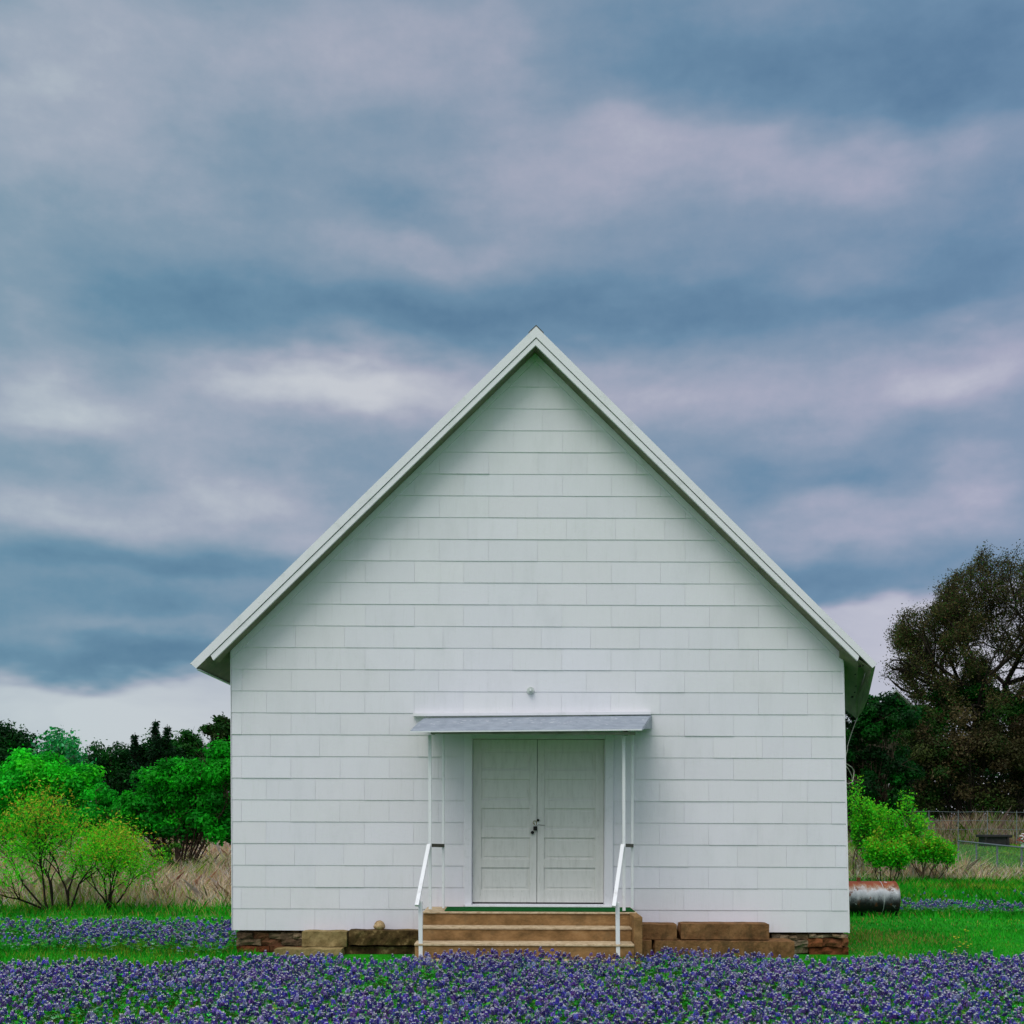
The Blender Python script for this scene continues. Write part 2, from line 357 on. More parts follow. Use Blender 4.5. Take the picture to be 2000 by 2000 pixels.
# ------------------------------------------------------------------ the chapel
YF = -0.30                                        # front plane of the rake boards
WBL, WBR = XZ(455, 1817), XZ(1657, 1822); WTL, WTR = XZ(452, 1268), XZ(1645, 1272)
def off(p, dz): return (p[0], p[1] + dz)
RO_A, RO_L, RO_R = XZ(1047, 640, YF), XZ(373, 1297, YF), XZ(1711, 1297, YF)      # outer roof line
RI_A, RI_L, RI_R = XZ(1047, 660, YF), XZ(384, 1306, YF), XZ(1703, 1305, YF)      # bottom of the roof edge
BI_A, BI_L, BI_R = XZ(1046, 675, YF), XZ(417, 1290, YF), XZ(1674, 1291, YF)      # bottom of the barge board
def lerp2(a, b, x): t = (x - a[0]) / (b[0] - a[0]); return (x, a[1] + t * (b[1] - a[1]))
BACK = 11.5
chapel = thing('chapel', (.3, 5, 0), 'small white gabled wooden chapel with a steep roof standing in the bluebonnets', 'chapel')
gab_L = lambda x: lerp2(BI_L, BI_A, x)[1] - .004; gab_R = lambda x: lerp2(BI_A, BI_R, x)[1] - .004
ridge = (BI_A[0], BI_A[1] - .004)
# wall core
zb = WBL[1] + .02
core = [(WBL[0] + .03, zb), (WBR[0] - .03, zb), (WTR[0] - .03, gab_R(WTR[0] - .03)), ridge, (WTL[0] + .03, gab_L(WTL[0] + .03))]
DX0, DX1 = P(921, 1600, 0)[0], P(1182, 1600, 0)[0]; DZ0, DZ1 = P(1050, 1766, 0)[2], P(1050, 1443, 0)[2]
m = MB()
# front wall in pieces round the door opening
lt = [(core[0][0], zb), (DX0, zb), (DX0, gab_L(DX0)), core[4]]
rt = [(DX1, zb), core[1], core[2], (DX1, gab_R(DX1))]
md = [(DX0, DZ1), (DX1, DZ1), (DX1, gab_R(DX1)), ridge, (DX0, gab_L(DX0))]
for q in (lt, rt, md): m.prism(q, 0.0, .12)
m.prism([(DX0, zb), (DX1, zb), (DX1, DZ0), (DX0, DZ0)], 0.0, .12)
m.prism(core, BACK - .12, BACK)
zL, zR = core[4][1], core[2][1]
m.box(core[0][0], core[0][0] + .12, .12, BACK - .12, zb, zL - .05); m.box(core[1][0] - .12, core[1][0], .12, BACK - .12, zb, zR - .05)
m.c = (1, 1, 1); m.build('wall', M['siding'], chapel, colr=True)
m = MB(); m.box(DX0 - .3, DX1 + .3, .13, .16, DZ0 - .1, DZ1 + .1); m.build('door_backing', M['dark'], chapel)
# cement siding shingles
def clip(poly, fn):
    out = []; n = len(poly)
    for i in range(n):
        a, b = poly[i], poly[(i + 1) % n]; fa, fb_ = fn(a), fn(b)
        if fa >= 0: out.append(a)
        if fa * fb_ < 0: t = fa / (fa - fb_); out.append((a[0] + t * (b[0] - a[0]), a[1] + t * (b[1] - a[1])))
    return out
def line_fn(a, b):
    return lambda p: (b[0] - a[0]) * (p[1] - a[1]) - (b[1] - a[1]) * (p[0] - a[0])
sid = MB(); CH = .2656; TW = .6
zc0 = XZ(1050, 1819)[1]
rs = random.Random(5)
CAS_L, CAS_R, CAS_T = P(907, 1600, 0)[0], P(1197, 1600, 0)[0], P(1050, 1431, 0)[2]
def add_tile(poly, z0):
    if len(poly) < 3: return
    ar = abs(sum(poly[i][0] * poly[(i + 1) % len(poly)][1] - poly[(i + 1) % len(poly)][0] * poly[i][1] for i in range(len(poly)))) / 2
    if ar < .002: return
    n = len(poly)
    if sum(poly[i][0] * poly[(i + 1) % n][1] - poly[(i + 1) % n][0] * poly[i][1] for i in range(n)) < 0: poly = poly[::-1]
    k = rs.uniform(.958, 1.0); sid.c = (k * rs.uniform(.99, 1.0), k, k * rs.uniform(.985, 1.01))
    t = rs.uniform(.009, .0118); tl = rs.uniform(-.0008, .0008); t += .0035 * (rs.random() < .06)
    def yf(x, z): f = (z - z0) / CH; return -(t * (1 - f) + .004 * f) - .001 + tl * math.sin(x * 7)
    vs = [(x, yf(x, z), z) for x, z in poly] + [(x, .004, z) for x, z in poly]
    sid.add(vs, [tuple(range(n)), tuple(range(2 * n - 1, n - 1, -1))] + [(i, i + n, (i + 1) % n + n, (i + 1) % n) for i in range(n)])
wl = line_fn(WTL, WBL); wr = line_fn(WBR, WTR)
gl = line_fn(ridge, (BI_L[0], BI_L[1] - .004)); gr = line_fn((BI_R[0], BI_R[1] - .004), ridge)
nrow = int((ridge[1] - zc0) / CH) + 2
for r in range(nrow):
    zz = zc0 + r * CH; x = -4.2 + (r % 2) * TW / 2 + (.05 if r % 5 == 3 else 0)
    while x < 5:
        g = .0010
        poly = [(x + g, zz + rs.uniform(0, .002)), (x + TW - g, zz + rs.uniform(0, .002)), (x + TW - g, zz + CH + .004), (x + g, zz + CH + .004)]
        if r == 0 and x + TW / 2 > 1.4 and x + TW / 2 < 3.2: poly = [(a, max(c, zz + .07)) for a, c in poly]
        for fn in (wl, wr, gl, gr):
            poly = clip(poly, fn) if poly else poly
        if poly:
            parts = []
            if poly and max(p[0] for p in poly) > CAS_L and min(p[0] for p in poly) < CAS_R and min(p[1] for p in poly) < CAS_T:
                parts.append(clip(poly, lambda p: CAS_L - p[0])); parts.append(clip(poly, lambda p: p[0] - CAS_R))
                mid = clip(clip(poly, lambda p: p[0] - CAS_L), lambda p: CAS_R - p[0])
                if mid: parts.append(clip(mid, lambda p: p[1] - CAS_T))
            else: parts.append(poly)
            for q in parts:
                if q: add_tile(q, zz)
        x += TW
sid.build('siding', M['siding'], chapel, colr=True)
# corner trim strips
for (a, b, sgn) in ((WBL, WTL, -1), (WBR, WTR, 1)):
    m = MB()
    m.add([(a[0] - .004, -.017, a[1]), (a[0] + .012 * sgn, -.017, a[1]), (b[0] + .012 * sgn, -.017, b[1]), (b[0] - .004, -.017, b[1]),
           (a[0] - .004, .02, a[1]), (a[0] + .012 * sgn, .02, a[1]), (b[0] + .012 * sgn, .02, b[1]), (b[0] - .004, .02, b[1])],
          [(0, 1, 2, 3), (7, 6, 5, 4), (0, 4, 5, 1), (1, 5, 6, 2), (2, 6, 7, 3), (3, 7, 4, 0)] if sgn > 0 else [(3, 2, 1, 0), (4, 5, 6, 7), (1, 5, 4, 0), (2, 6, 5, 1), (3, 7, 6, 2), (0, 4, 7, 3)])
    m.build('corner_trim', M['white'], chapel)
# roof slabs (left, right) - white sheet roof
for nm, A, O, IA, I in (('roof', RO_A, RO_L, RI_A, RI_L), ('roof', RO_A, RO_R, RI_A, RI_R)):
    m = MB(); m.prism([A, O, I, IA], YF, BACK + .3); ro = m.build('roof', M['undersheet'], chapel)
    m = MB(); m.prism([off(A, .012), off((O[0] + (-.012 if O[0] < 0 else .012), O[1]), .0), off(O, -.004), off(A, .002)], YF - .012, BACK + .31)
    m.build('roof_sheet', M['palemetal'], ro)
    # rake trim on the front edge
    m = MB(); d = (O[0] - A[0], O[1] - A[1])
    m.prism([off(A, .006), off(O, .004), off(I, .0), off(IA, .0)], YF - .028, YF - .0125); m.build('rake_trim', M['white'], ro)
    # barge board hung just below, set back
    B_, BA = (BI_L, BI_A) if O[0] < 0 else (BI_R, BI_A)
    top = lerp2(IA, I, B_[0] + (-.03 if O[0] < 0 else .02))
    m = MB(); m.prism([off(IA, -.012), off(top, -.012), B_, BA], YF - .018, YF + .02); m.build('barge_board', M['white'], ro)
    # rake soffit board
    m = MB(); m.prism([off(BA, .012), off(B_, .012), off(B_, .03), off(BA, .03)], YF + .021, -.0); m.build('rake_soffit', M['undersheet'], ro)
    # frieze board against the siding
    sg = -1 if O[0] < 0 else 1
    wx = (WTL[0] if sg < 0 else WTR[0]); q = lerp2(BA, B_, wx)
    m = MB(); m.prism([off(BA, .01), off(q, .01), off(q, -.085), off(BA, -.085)], -.034, -.012); m.build('frieze_board', M['white'], ro)
m = MB()
for s in (-1, 1):
    O = RO_L if s < 0 else RO_R; e = lerp2(RO_A, O, RO_A[0] + s * .09)
    m.prism([off(RO_A, .026), off(e, .026), off(e, .014), off(RO_A, .014)], YF - .02, BACK + .32)
m.build('ridge_cap', M['greyiron'], chapel)
# left eave underside board and thin edge strip
m = MB(); m.bar((RI_L[0] + .015, YF + .01, RI_L[1] - .008), (RI_L[0] + .015, BACK, RI_L[1] - .008), .03, .014); m.build('eave_strip', M['white'], chapel)
# loose sheets drooping under the right eave
def sheet(name, pts, th, mt, par):
    n = len(pts); vs = [Vector(p) for p in pts]; nn = Vector((0, 0, 0))
    for i in range(n): nn += vs[i].cross(vs[(i + 1) % n])
    nn.normalize(); mm = MB(); mm.add(list(vs) + [v - nn * th for v in vs], [tuple(range(n)), tuple(range(2 * n - 1, n - 1, -1))] + [(i, i + n, (i + 1) % n + n, (i + 1) % n) for i in range(n)])
    return mm.build(name, mt, par)
def droop(pxs, Ys, name):
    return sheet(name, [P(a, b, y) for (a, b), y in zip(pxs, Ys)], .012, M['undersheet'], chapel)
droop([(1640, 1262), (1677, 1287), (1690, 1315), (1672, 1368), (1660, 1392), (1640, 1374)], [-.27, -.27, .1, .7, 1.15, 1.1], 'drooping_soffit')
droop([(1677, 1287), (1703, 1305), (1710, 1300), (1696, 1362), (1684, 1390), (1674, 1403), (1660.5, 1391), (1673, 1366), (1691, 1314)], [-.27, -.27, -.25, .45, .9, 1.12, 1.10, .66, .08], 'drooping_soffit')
for (a, b, y) in ((1680, 1301, -.16), (1671, 1317, .02), (1665, 1361, .60), (1686, 1300, -.17), (1672, 1340, .3), (1670, 1352, .45)):
    m = MB(); p = P(a, b, y - .04); m.tube([p, (p[0], p[1] + .03, p[2])], .014 if a in (1680, 1665) else .007, 8)
    m.build('nail_hole', M['dark'], chapel)
# hanging cable at the right corner
cb = MB()
cb.tube([P(a, b, y) for a, b, y in ((1674, 1402, 1.0), (1668, 1418, .95), (1661, 1438, .8), (1655, 1458, .6), (1655, 1466, .5), (1651, 1478, .3), (1647, 1486, .05))], .006, 6)
cb.tube([P(a, b, y) for a, b, y in ((1646, 1488, .0), (1655, 1493, .1), (1664, 1499, .2), (1668, 1506, .25), (1667, 1518, .2), (1665, 1527, .15), (1657, 1531, .1), (1649, 1528, .02))], .006, 6)
cb.tube([P(a, b, y) for a, b, y in ((1652, 1496, .02), (1657, 1502, .1), (1662, 1512, .15), (1666, 1524, .18))], .006, 6)
cb.build('cable', M['string'], chapel, smooth=True)
cb = MB(); cb.tube([P(1656, 1700, .03), P(1658, 1760, .05), P(1660, 1815, .03)], .004, 5); cb.build('cable', M['string'], chapel)
# door casing
cz = CAS_T
m = MB()
zdb = DZ0 - .015; ZLT = .572
m.box(CAS_L, DX0 + .004, -.04, .0, zdb, cz); m.box(DX1 - .004, CAS_R, -.04, .0, zdb, cz)
m.box(DX0 + .005, DX1 - .005, -.04, .0, DZ1, cz - .001)
m.box(DX0 - .001, DX0 + .012, .001, .10, DZ0, DZ1 - .001); m.box(DX1 - .012, DX1 + .001, .001, .10, DZ0, DZ1 - .001)
m.build('door_frame', M['white'], chapel, bevel=.003)
m = MB(); m.box(CAS_L + .01, CAS_R - .01, -.150, -.041, ZLT, DZ0 - .012); m.box(DX0, DX1, -.0405, .10, ZLT, DZ0 - .008); m.build('threshold', M['whitemetal'], chapel, bevel=.003)
# panelled doors
seam = P(1049, 1600, .05)[0]
dy = .045
def make_door(x0, x1):
    d = MB(); za, zt = DZ0 + .018, DZ1 - .006; st = .105
    px0, px1 = (x0 + st, x1 - st * .82) if x0 < seam - .2 else (x0 + st * .82, x1 - st)
    zpan = [(P(1, 1320 + b_ / 3.33, dy)[2], P(1, 1320 + t_ / 3.33, dy)[2]) for t_, b_ in ((470, 600), (660, 795), (850, 985), (1040, 1178), (1235, 1378))]
    d.box(x0, px0, dy, dy + .035, za, zt); d.box(px1, x1, dy, dy + .035, za, zt)
    zprev = zt
    for (pb, pt) in zpan:
        d.box(px0, px1, dy + .0005, dy + .035, pt, zprev); zprev = pb
    d.box(px0, px1, dy + .0005, dy + .035, za, zprev)
    o = d.build('door', M['door'], chapel, bevel=.004)
    for (pb, pt) in zpan:
        q = MB(); q.box(px0 - .002, px1 + .002, dy + .016, dy + .028, pb - .002, pt + .002)
        q.box(px0 + .035, px1 - .035, dy + .011, dy + .0165, pb + .03, pt - .03)
        q.build('panel', M['door'], o, bevel=.003)
    return o
dL = make_door(DX0 + .014, seam - .003); dR = make_door(seam + .003, DX1 - .014)
# lock hardware
def pp(px, py, y=.03): return P(px, py, y)
m = MB(); a = pp(1047, 1607); m.box(a[0] - .012, a[0] + .03, .036, dy - .001, a[2] - .028, a[2] + .01); m.build('hasp', M['whitemetal'], dR, bevel=.002)
m = MB(); m.tube([pp(1051, 1611, .034), pp(1064, 1612, .040)], .003, 6); m.build('bolt', M['greyiron'], dR)
m = MB(); a = pp(1051, 1602); m.tube([(a[0], .022, a[2]), (a[0], dy, a[2])], .016, 10); m.build('keyhole_plate', M['black'], dR, smooth=False)
m = MB(); m.tube([pp(1045, 1611, .02), pp(1041, 1607, .02), pp(1043, 1603, .022), pp(1048, 1604, .022), pp(1048, 1611, .02)], .005, 6); m.build('shackle', M['brass'], dL)
m = MB(); a = pp(1045, 1618); m.box(a[0] - .022, a[0] + .022, .005, .035, a[2] - .026, a[2] + .026); m.build('padlock', M['black'], dL, bevel=.006)
m = MB(); a = pp(1040, 1626); m.tube([(a[0], .012, a[2]), (a[0], .03, a[2])], .021, 12); m.build('knob', M['black'], dL)
# lamp socket over the canopy
m = MB(); a = P(1036, 1349, 0)
m.tube([(a[0], -.012, a[2]), (a[0], -.04, a[2])], [.047, .04], 20); o = m.build('lamp_socket', M['porcelain'], chapel)
m = MB(); m.tube([(a[0], -.03, a[2] - .002), (a[0], -.07, a[2] - .004)], [.026, .022], 16); m.build('socket_ring', M['porcelain'], o)
m = MB(); m.tube([(a[0], -.06, a[2] - .003), (a[0], -.085, a[2] - .005)], [.017, .006], 12); m.build('socket_core', M['whitemetal'], o)
# canopy over the door
YC = -1.05
fz = MB()
cp = [P(829, 1402, -.03), P(1272, 1397, -.03), P(1254, 1424, YC), P(800, 1428, YC)]
nseg = 16
def sheetgrid(top0, top1, bot0, bot1, th, sag):
    mm = MB(); vs = []
    for layer in (0, 1):
        for i in range(nseg + 1):
            t = i / nseg
            a = Vector(top0).lerp(Vector(top1), t); b = Vector(bot0).lerp(Vector(bot1), t)
            for k in range(5):
                s = k / 4; p = a.lerp(b, s); p.z += sag * math.sin(PI * s) + .004 * math.sin(9 * t + 4 * s) * s - layer * th
                vs.append(p)
    L = (nseg + 1) * 5; fs = []
    for i in range(nseg):
        for k in range(4):
            q = (i * 5 + k, i * 5 + k + 1, (i + 1) * 5 + k + 1, (i + 1) * 5 + k)
            fs.append(q); fs.append(tuple(L + z for z in q[::-1]))
    rim = [i * 5 for i in range(nseg + 1)] + [nseg * 5 + k for k in range(1, 5)] + [i * 5 + 4 for i in range(nseg - 1, -1, -1)] + [k for k in range(3, 0, -1)]
    n = len(rim)
    for i in range(n): a_, b_ = rim[i], rim[(i + 1) % n]; fs.append((a_, b_, b_ + L, a_ + L))
    mm.add(vs, fs); return mm
can = thing('door_canopy', (.3, -.02, 2.9), 'sloping grey sheet metal canopy fixed to the wall above the double doors', 'canopy')
g = sheetgrid(cp[0], cp[1], cp[3], cp[2], .006, .006); g.build('roof_sheet', M['tin'], can, smooth=False)
m = MB(); m.add([cp[2], cp[3], (cp[3][0], cp[3][1], cp[3][2] - .012), (cp[2][0], cp[2][1], cp[2][2] - .012)], [(0, 1, 2, 3)])
m = MB(); m.bar((cp[3][0], YC - .004, cp[3][2] - .008), (cp[2][0], YC - .004, cp[2][2] - .008), .01, .014); m.build('drip_edge', M['whitemetal'], can)
m = MB(); a, b = P(807, 1396, -.05), P(1271, 1392.5, -.05); m.bar((a[0], -.045, a[2]), (b[0], -.045, b[2]), .05, .04); m.build('wall_flashing', M['white'], can, bevel=.003)
# side triangles & framing
fzr = P(1258, 1426, YC + .03)
m = MB(); a = Vector(cp[1]); b = Vector(cp[2]); m.add([a + Vector((0, 0, -.006)), b + Vector((0, 0, -.006)), a + Vector((-.0, 0, -.16)), a + Vector((.008, 0, -.006)), b + Vector((.008, 0, -.006)), a + Vector((.008, 0, -.16))], [(0, 1, 2), (3, 5, 4), (0, 3, 4, 1), (1, 4, 5, 2), (2, 5, 3, 0)]); m.build('end_cheek', M['tin'], can)
m = MB(); zz = cp[3][2] - .012
m.bar((-.93, YC + .06, zz), (1.40, YC + .06, zz), .04, .03); m.build('front_beam', M['soffit'], can)
for x0 in (-.90, 1.30):
    m = MB(); m.bar((x0, YC + .07, zz - .002), (x0 + .03, -.02, zz + .17), .04, .04); m.build('rafter', M['soffit'], can)
# porch posts with handrails
def railing(name, post, rear, low, lab):
    (pxp, pyt, pyb), (rx, ryt, ryb, ry), (lx, lyt, lyb) = post, rear, low
    YP = -.76; YR = ry; YL = -1.42
    r = thing(name, P(pxp, pyb, YP), lab, 'handrail', 'white metal handrails either side of the steps')
    a, b = P(pxp, pyt, YP), P(pxp + .8, pyb, YP)
    m = MB(); m.bar(b, (a[0], a[1], min(a[2], zz - .012)), .036, .036, (0, 1, 0)); m.build('post', M['whitemetal'], r, bevel=.004)
    a, b = P(rx, ryt, YR), P(rx, ryb, YR)
    m = MB(); m.bar(b, a, .030, .030, (0, 1, 0)); m.build('post', M['whitemetal'], r, bevel=.004)
    p1 = P(pxp, 1651, YP); p2 = P(rx, 1651, YR)
    m = MB(); m.bar(p1, (p2[0], p2[1], p1[2] - .012), .035, .04); m.build('arm_rail', M['greyiron'], r, bevel=.003)
    t = P(pxp - 2, 1650, YP - .03); l = P(lx - 7, lyt + 1, YL - .10)
    m = MB(); m.bar(t, l, .046, .030, (0, -.6, .8)); m.build('handrail', M['whitemetal'], r, bevel=.006)
    t = P(lx, lyt - 8, YL); l = P(lx + 1, lyb, YL)
    m = MB(); m.bar(l, t, .045, .045, (0, 1, 0)); m.build('newel_post', M['whitemetal'], r, bevel=.004)
railing('handrail', (839.5, 1430, 1776), (866, 1424, 1774, -.40), (821, 1768, 1874), 'white handrail and canopy post on the left side of the steps')
railing('handrail', (1218, 1430, 1779), (1235, 1424, 1774, -.40), (1206, 1770, 1876), 'white handrail and canopy post on the right side of the steps')
# steps
steps = thing('front_steps', (.3, -.8, 0), 'three brown concrete steps leading up to the white double doors', 'steps')
ZL = .569; Z2 = .416; Z1 = .268; Z0 = .120
def slab(name, pts, y0, y1, z0, z1, mt, par, bev=.008):
    m = MB(); m.box(pts[0], pts[1], y0, y1, z0, z1, .002); return m.build(name, mt, par, bevel=bev, segs=2)
xl = P(826, 1800, -.8)[0]; xr = P(1244, 1800, -.8)[0]; xi = P(1229, 1800, -.8)[0]
slab('landing', (xl, xr - .003), -.8, -.02, .0, ZL - .02, M['step'], steps); slab('tread', (xl, xr), -.812, -.02, ZL - .02, ZL, M['tread'], steps, .004)
for (zt, y0, y1, x0, x1) in ((Z2, -1.12, -.8, xl, xi), (Z1, -1.45, -.8, P(810, 1850, -1.45)[0], xi - .005)):
    slab('riser', (x0, x1), y0 + .012, y1 - .001 if zt == Z2 else -1.121, .0, zt - .022, M['step'], steps); slab('tread', (x0 - .004, x1), y0, y1 - .014 if zt == Z2 else -1.124, zt - .022, zt, M['tread'], steps, .004)
slab('base_slab', (P(806, 1870, -1.5)[0], xi), -1.56, -1.452, -.1, Z0 - .015, M['tread'], steps)
slab('cheek_wall', (xi + .001, xr + .004), -1.36, -.815, -.05, ZL - .004, M['step'], steps)
cpx = MB(); cpx.box(P(868, 1775, -.75)[0], xr - .02, -.745, -.152, ZL + .001, ZL + .010, .001); cm = cpx.build('doormat', M['carpet']); tag(cm, 'thin bright green turf mat laid on the landing before the doors', 'doormat')
# foundation: rubble stones as parts of the chapel
def rough(name, x0, x1, y0, y1, z0, z1, colr, seed, mt='stone', parent=chapel, amp=.02, sub=.06):
    r = np.random.default_rng(seed); nx, ny, nz = max(2, int((x1 - x0) / sub)), 2, max(2, int((z1 - z0) / sub))
    m = MB(); m.c = colr; ph = r.uniform(0, 6, 6)
    def pt(i, j, k):
        x = x0 + (x1 - x0) * i / nx; y = y0 + (y1 - y0) * j / ny; z = z0 + (z1 - z0) * k / nz
        s = amp * (math.sin(x * 23 + z * 31 + ph[0]) + math.sin(x * 61 + ph[1] + z * 17) * .6)
        ex = (i in (0, nx)) + (j == 0) + (k in (0, nz))
        if ex >= 2: 
            cx, cz_ = (x0 + x1) / 2, (z0 + z1) / 2
            x += (cx - x) * .03; z += (cz_ - z) * .05; y += amp * .7
        return (x + amp * .4 * math.sin(z * 50 + ph[2]), y + s * (1 - j / ny), z + amp * .5 * math.sin(x * 19 + ph[3]))
    idx = {}; vs = []
    for i in range(nx + 1):
        for j in range(ny + 1):
            for k in range(nz + 1):
                if i in (0, nx) or j in (0, ny) or k in (0, nz): idx[i, j, k] = len(vs); vs.append(pt(i, j, k))
    fs = []
    for i in range(nx):
        for k in range(nz):
            fs.append((idx[i, 0, k], idx[i + 1, 0, k], idx[i + 1, 0, k + 1], idx[i, 0, k + 1])); fs.append((idx[i, ny, k], idx[i, ny, k + 1], idx[i + 1, ny, k + 1], idx[i + 1, ny, k]))
        for j in range(ny):
            fs.append((idx[i, j, nz], idx[i + 1, j, nz], idx[i + 1, j + 1, nz], idx[i, j + 1, nz])); fs.append((idx[i, j, 0], idx[i, j + 1, 0], idx[i + 1, j + 1, 0], idx[i + 1, j, 0]))
    for j in range(ny):
        for k in range(nz):
            fs.append((idx[0, j, k], idx[0, j, k + 1], idx[0, j + 1, k + 1], idx[0, j + 1, k])); fs.append((idx[nx, j, k], idx[nx, j + 1, k], idx[nx, j + 1, k + 1], idx[nx, j, k + 1]))
    m.add(vs, fs); return m.build(name, M[mt], parent, colr=True, smooth=False)
def pr(px0, px1, pyt, pyb, Y): a = P(px0, pyt, Y); b = P(px1, pyb, Y); return a[0], b[0], b[2], a[2]
def rock(px0, px1, pyt, pyb, Y, dep, c, seed, name='foundation_stone', mt='stone', parent=chapel, amp=.014):
    x0, x1, z0, z1 = pr(px0, px1, pyt, pyb, Y); return rough(name, x0, x1, Y, Y + dep, z0, z1, c, seed, mt, parent, amp)
RED = (.19, .065, .028); GREY = (.17, .13, .085); MORT = (.34, .27, .18); ORG = (.24, .09, .04)
rq = random.Random(12); PAL_L = [(.17, .13, .085), (.22, .17, .11), (.12, .085, .055), (.30, .24, .16), (.20, .10, .055)]; PAL_B = [ORG, RED, (.24, .10, .05), (.16, .07, .035)]; PAL_R = [MORT, (.38, .32, .22), GREY, (.24, .18, .11), (.30, .25, .18)]
def rubble(x0, x1, rows, seed):
    k_ = 0
    for (ya, yb, pal, wmin, wmax) in rows:
        x = x0 + rq.uniform(-1, 3)
        while x < x1 - 6:
            wd = min(rq.uniform(wmin, wmax), x1 - x); c = rq.choice(pal); q = rq.uniform(.8, 1.15)
            rock(x, x + wd + .6, ya + rq.uniform(-1, 1.5), yb + rq.uniform(-.5, 1.5), rq.uniform(-.02, .035), .25, tuple(v * q for v in c), seed + k_, amp=rq.uniform(.008, .018)); x += wd; k_ += 1
rubble(461, 590, [(1822, 1834, PAL_L, 14, 40), (1834, 1847, PAL_L, 22, 60), (1847, 1864, PAL_B, 50, 90), (1864, 1884, [(.27, .15, .06), ORG], 60, 100)], 400)
rubble(1507, 1578, [(1826, 1835, PAL_R, 12, 32), (1835, 1848, PAL_R, 18, 40), (1848, 1862, PAL_R, 24, 50)], 500)
rubble(1578, 1657, [(1833, 1849, [ORG, (.24, .10, .05)], 28, 60), (1849, 1866, [ORG, RED], 36, 80), (1825, 1832, PAL_R, 12, 20)], 540)
m = MB()
m.box(WBL[0] + .06, WBR[0] - .04, .10, .35, -.1, zb + .01); m.box(WBL[0] + .06, WBL[0] + .3, .35, BACK - .1, -.1, zb + .01); m.box(WBR[0] - .3, WBR[0] - .06, .35, BACK - .1, -.1, zb + .01)
m.build('foundation', M['stain_shade'], chapel)
# concrete ledge blocks along the foundation
def block(px0, px1, pyt, pyb, Y, dep, mt, label, seed, name='concrete_block', cat='concrete block', amp=.007):
    x0, x1, z0, z1 = pr(px0, px1, pyt, pyb, Y)
    z0 = min(z0, z1 - .05)
    o = rough(name, x0, x1, Y, Y + dep, z0, z1, (1, 1, 1), seed, mt, None, amp * (.35 if mt == 'conc' else 1), .07)
    return tag(o, label, cat)
block(588, 678, 1819, 1850, -.22, .2, 'tan', 'tan concrete block in the left ledge directly above the loose block', 3)
block(679, 818, 1817, 1847, -.21, .19, 'stain_shade', 'dark stained concrete beam of the left ledge beside the steps', 4, 'concrete_beam', 'concrete beam')
block(666, 812, 1848, 1892, -.16, .16, 'stain_shade', 'low footing coloured as the shaded recess under the stained beam left of the steps', 5, 'concrete_footing', 'concrete footing')  # shade of the recess below the beam is in this block's dark colour
block(533, 669, 1853, 1890, -.42, .2, 'tan', 'loose tan concrete block lying among flowers at the left foundation', 6)
block(1247, 1323, 1805, 1836, -.30, .28, 'conc', 'short brown concrete block just right of the front steps', 7)
block(1328, 1505, 1804, 1836, -.30, .28, 'conc', 'long brown concrete block on top of the right ledge', 8)
block(1275, 1556, 1837, 1880, -.36, .34, 'conc', 'long low brown concrete footing under the right ledge blocks', 9, 'concrete_footing', 'concrete footing')
block(1246, 1273, 1836, 1890, -.40, .38, 'conc', 'small upright concrete piece between steps and right footing', 10, 'concrete_pier', 'concrete pier')
# round rock on the left ledge
def ico(c, r, seed, sq=(1, 1, 1)):
    import bmesh
    bm = bmesh.new(); bmesh.ops.create_icosphere(bm, subdivisions=3, radius=1); rr = random.Random(seed); ph = [rr.uniform(0, 6) for _ in range(6)]
    for v in bm.verts:
        n = v.co.copy(); s = 1 + .06 * math.sin(3 * n.x + ph[0]) + .05 * math.sin(5 * n.y + ph[1]) + .05 * math.sin(6 * n.z + ph[2]) + .03 * math.sin(11 * n.x + 7 * n.z + ph[3])
        v.co = Vector(c) + Vector((n.x * r * sq[0] * s, n.y * r * sq[1] * s, n.z * r * sq[2] * s))
    me = bpy.data.meshes.new('rock'); bm.to_mesh(me); bm.free(); return me
o = link('round_rock', ico(P(741, 1809, -.13), .068, 4, (1.05, 1, .9)), M['rock']); tag(o, 'round pale brown rock resting on the ledge left of the steps', 'rock')
# ------------------------------------------------------------------ rusty tank
YT = 5.7
p = P(1748, 1755, YT); tr = .285; tx1 = p[0]; tx0 = tx1 - 1.75; tz = P(1700, 1787, YT)[2] + tr
tank = thing('fuel_tank', ((tx0 + tx1) / 2, YT, 0), 'rusty old cylindrical fuel tank lying behind the right corner of the chapel', 'tank')
m = MB(); m.tube([(tx0 + .02, YT, tz), (tx1 - .035, YT, tz)], tr, 40, False); m.build('tank_body', M['tank'], tank, smooth=True)
for s, xe in ((-1, tx0 + .02), (1, tx1 - .035)):
    m = MB(); prof = [(0, tr + .004), (.03, tr + .004), (.034, tr - .006), (.022, tr - .012), (.05, tr * .9), (.066, tr * .7), (.078, tr * .4), (.082, .01)]
    m.tube([(xe + s * a, YT, tz) for a, _ in prof], [b for _, b in prof], 40, False)
    # outward-dished head
    vs = m.V; m.build('end_cap', M['tank'], tank, smooth=True)
m = MB(); m.tube([(tx1 - .27, YT, tz), (tx1 - .262, YT, tz)], tr + .003, 40, False); m.build('weld_seam', M['palemetal'], tank)
for i, xx in enumerate((1653, 1677)):
    q = P(xx, 1715, YT)
    m = MB(); m.tube([(q[0], YT, tz + tr - .01), (q[0], YT, tz + tr + .06)], .035 if i else .045, 12); m.build('filler_cap', M['rust'], tank)
for s in (-1, 1):
    cx = (tx0 + tx1) / 2 + s * .55; m = MB(); m.box(cx - .04, cx + .04, YT - .2, YT + .2, -.03, tz - tr + .06); m.build('skid', M['rust'], tank)
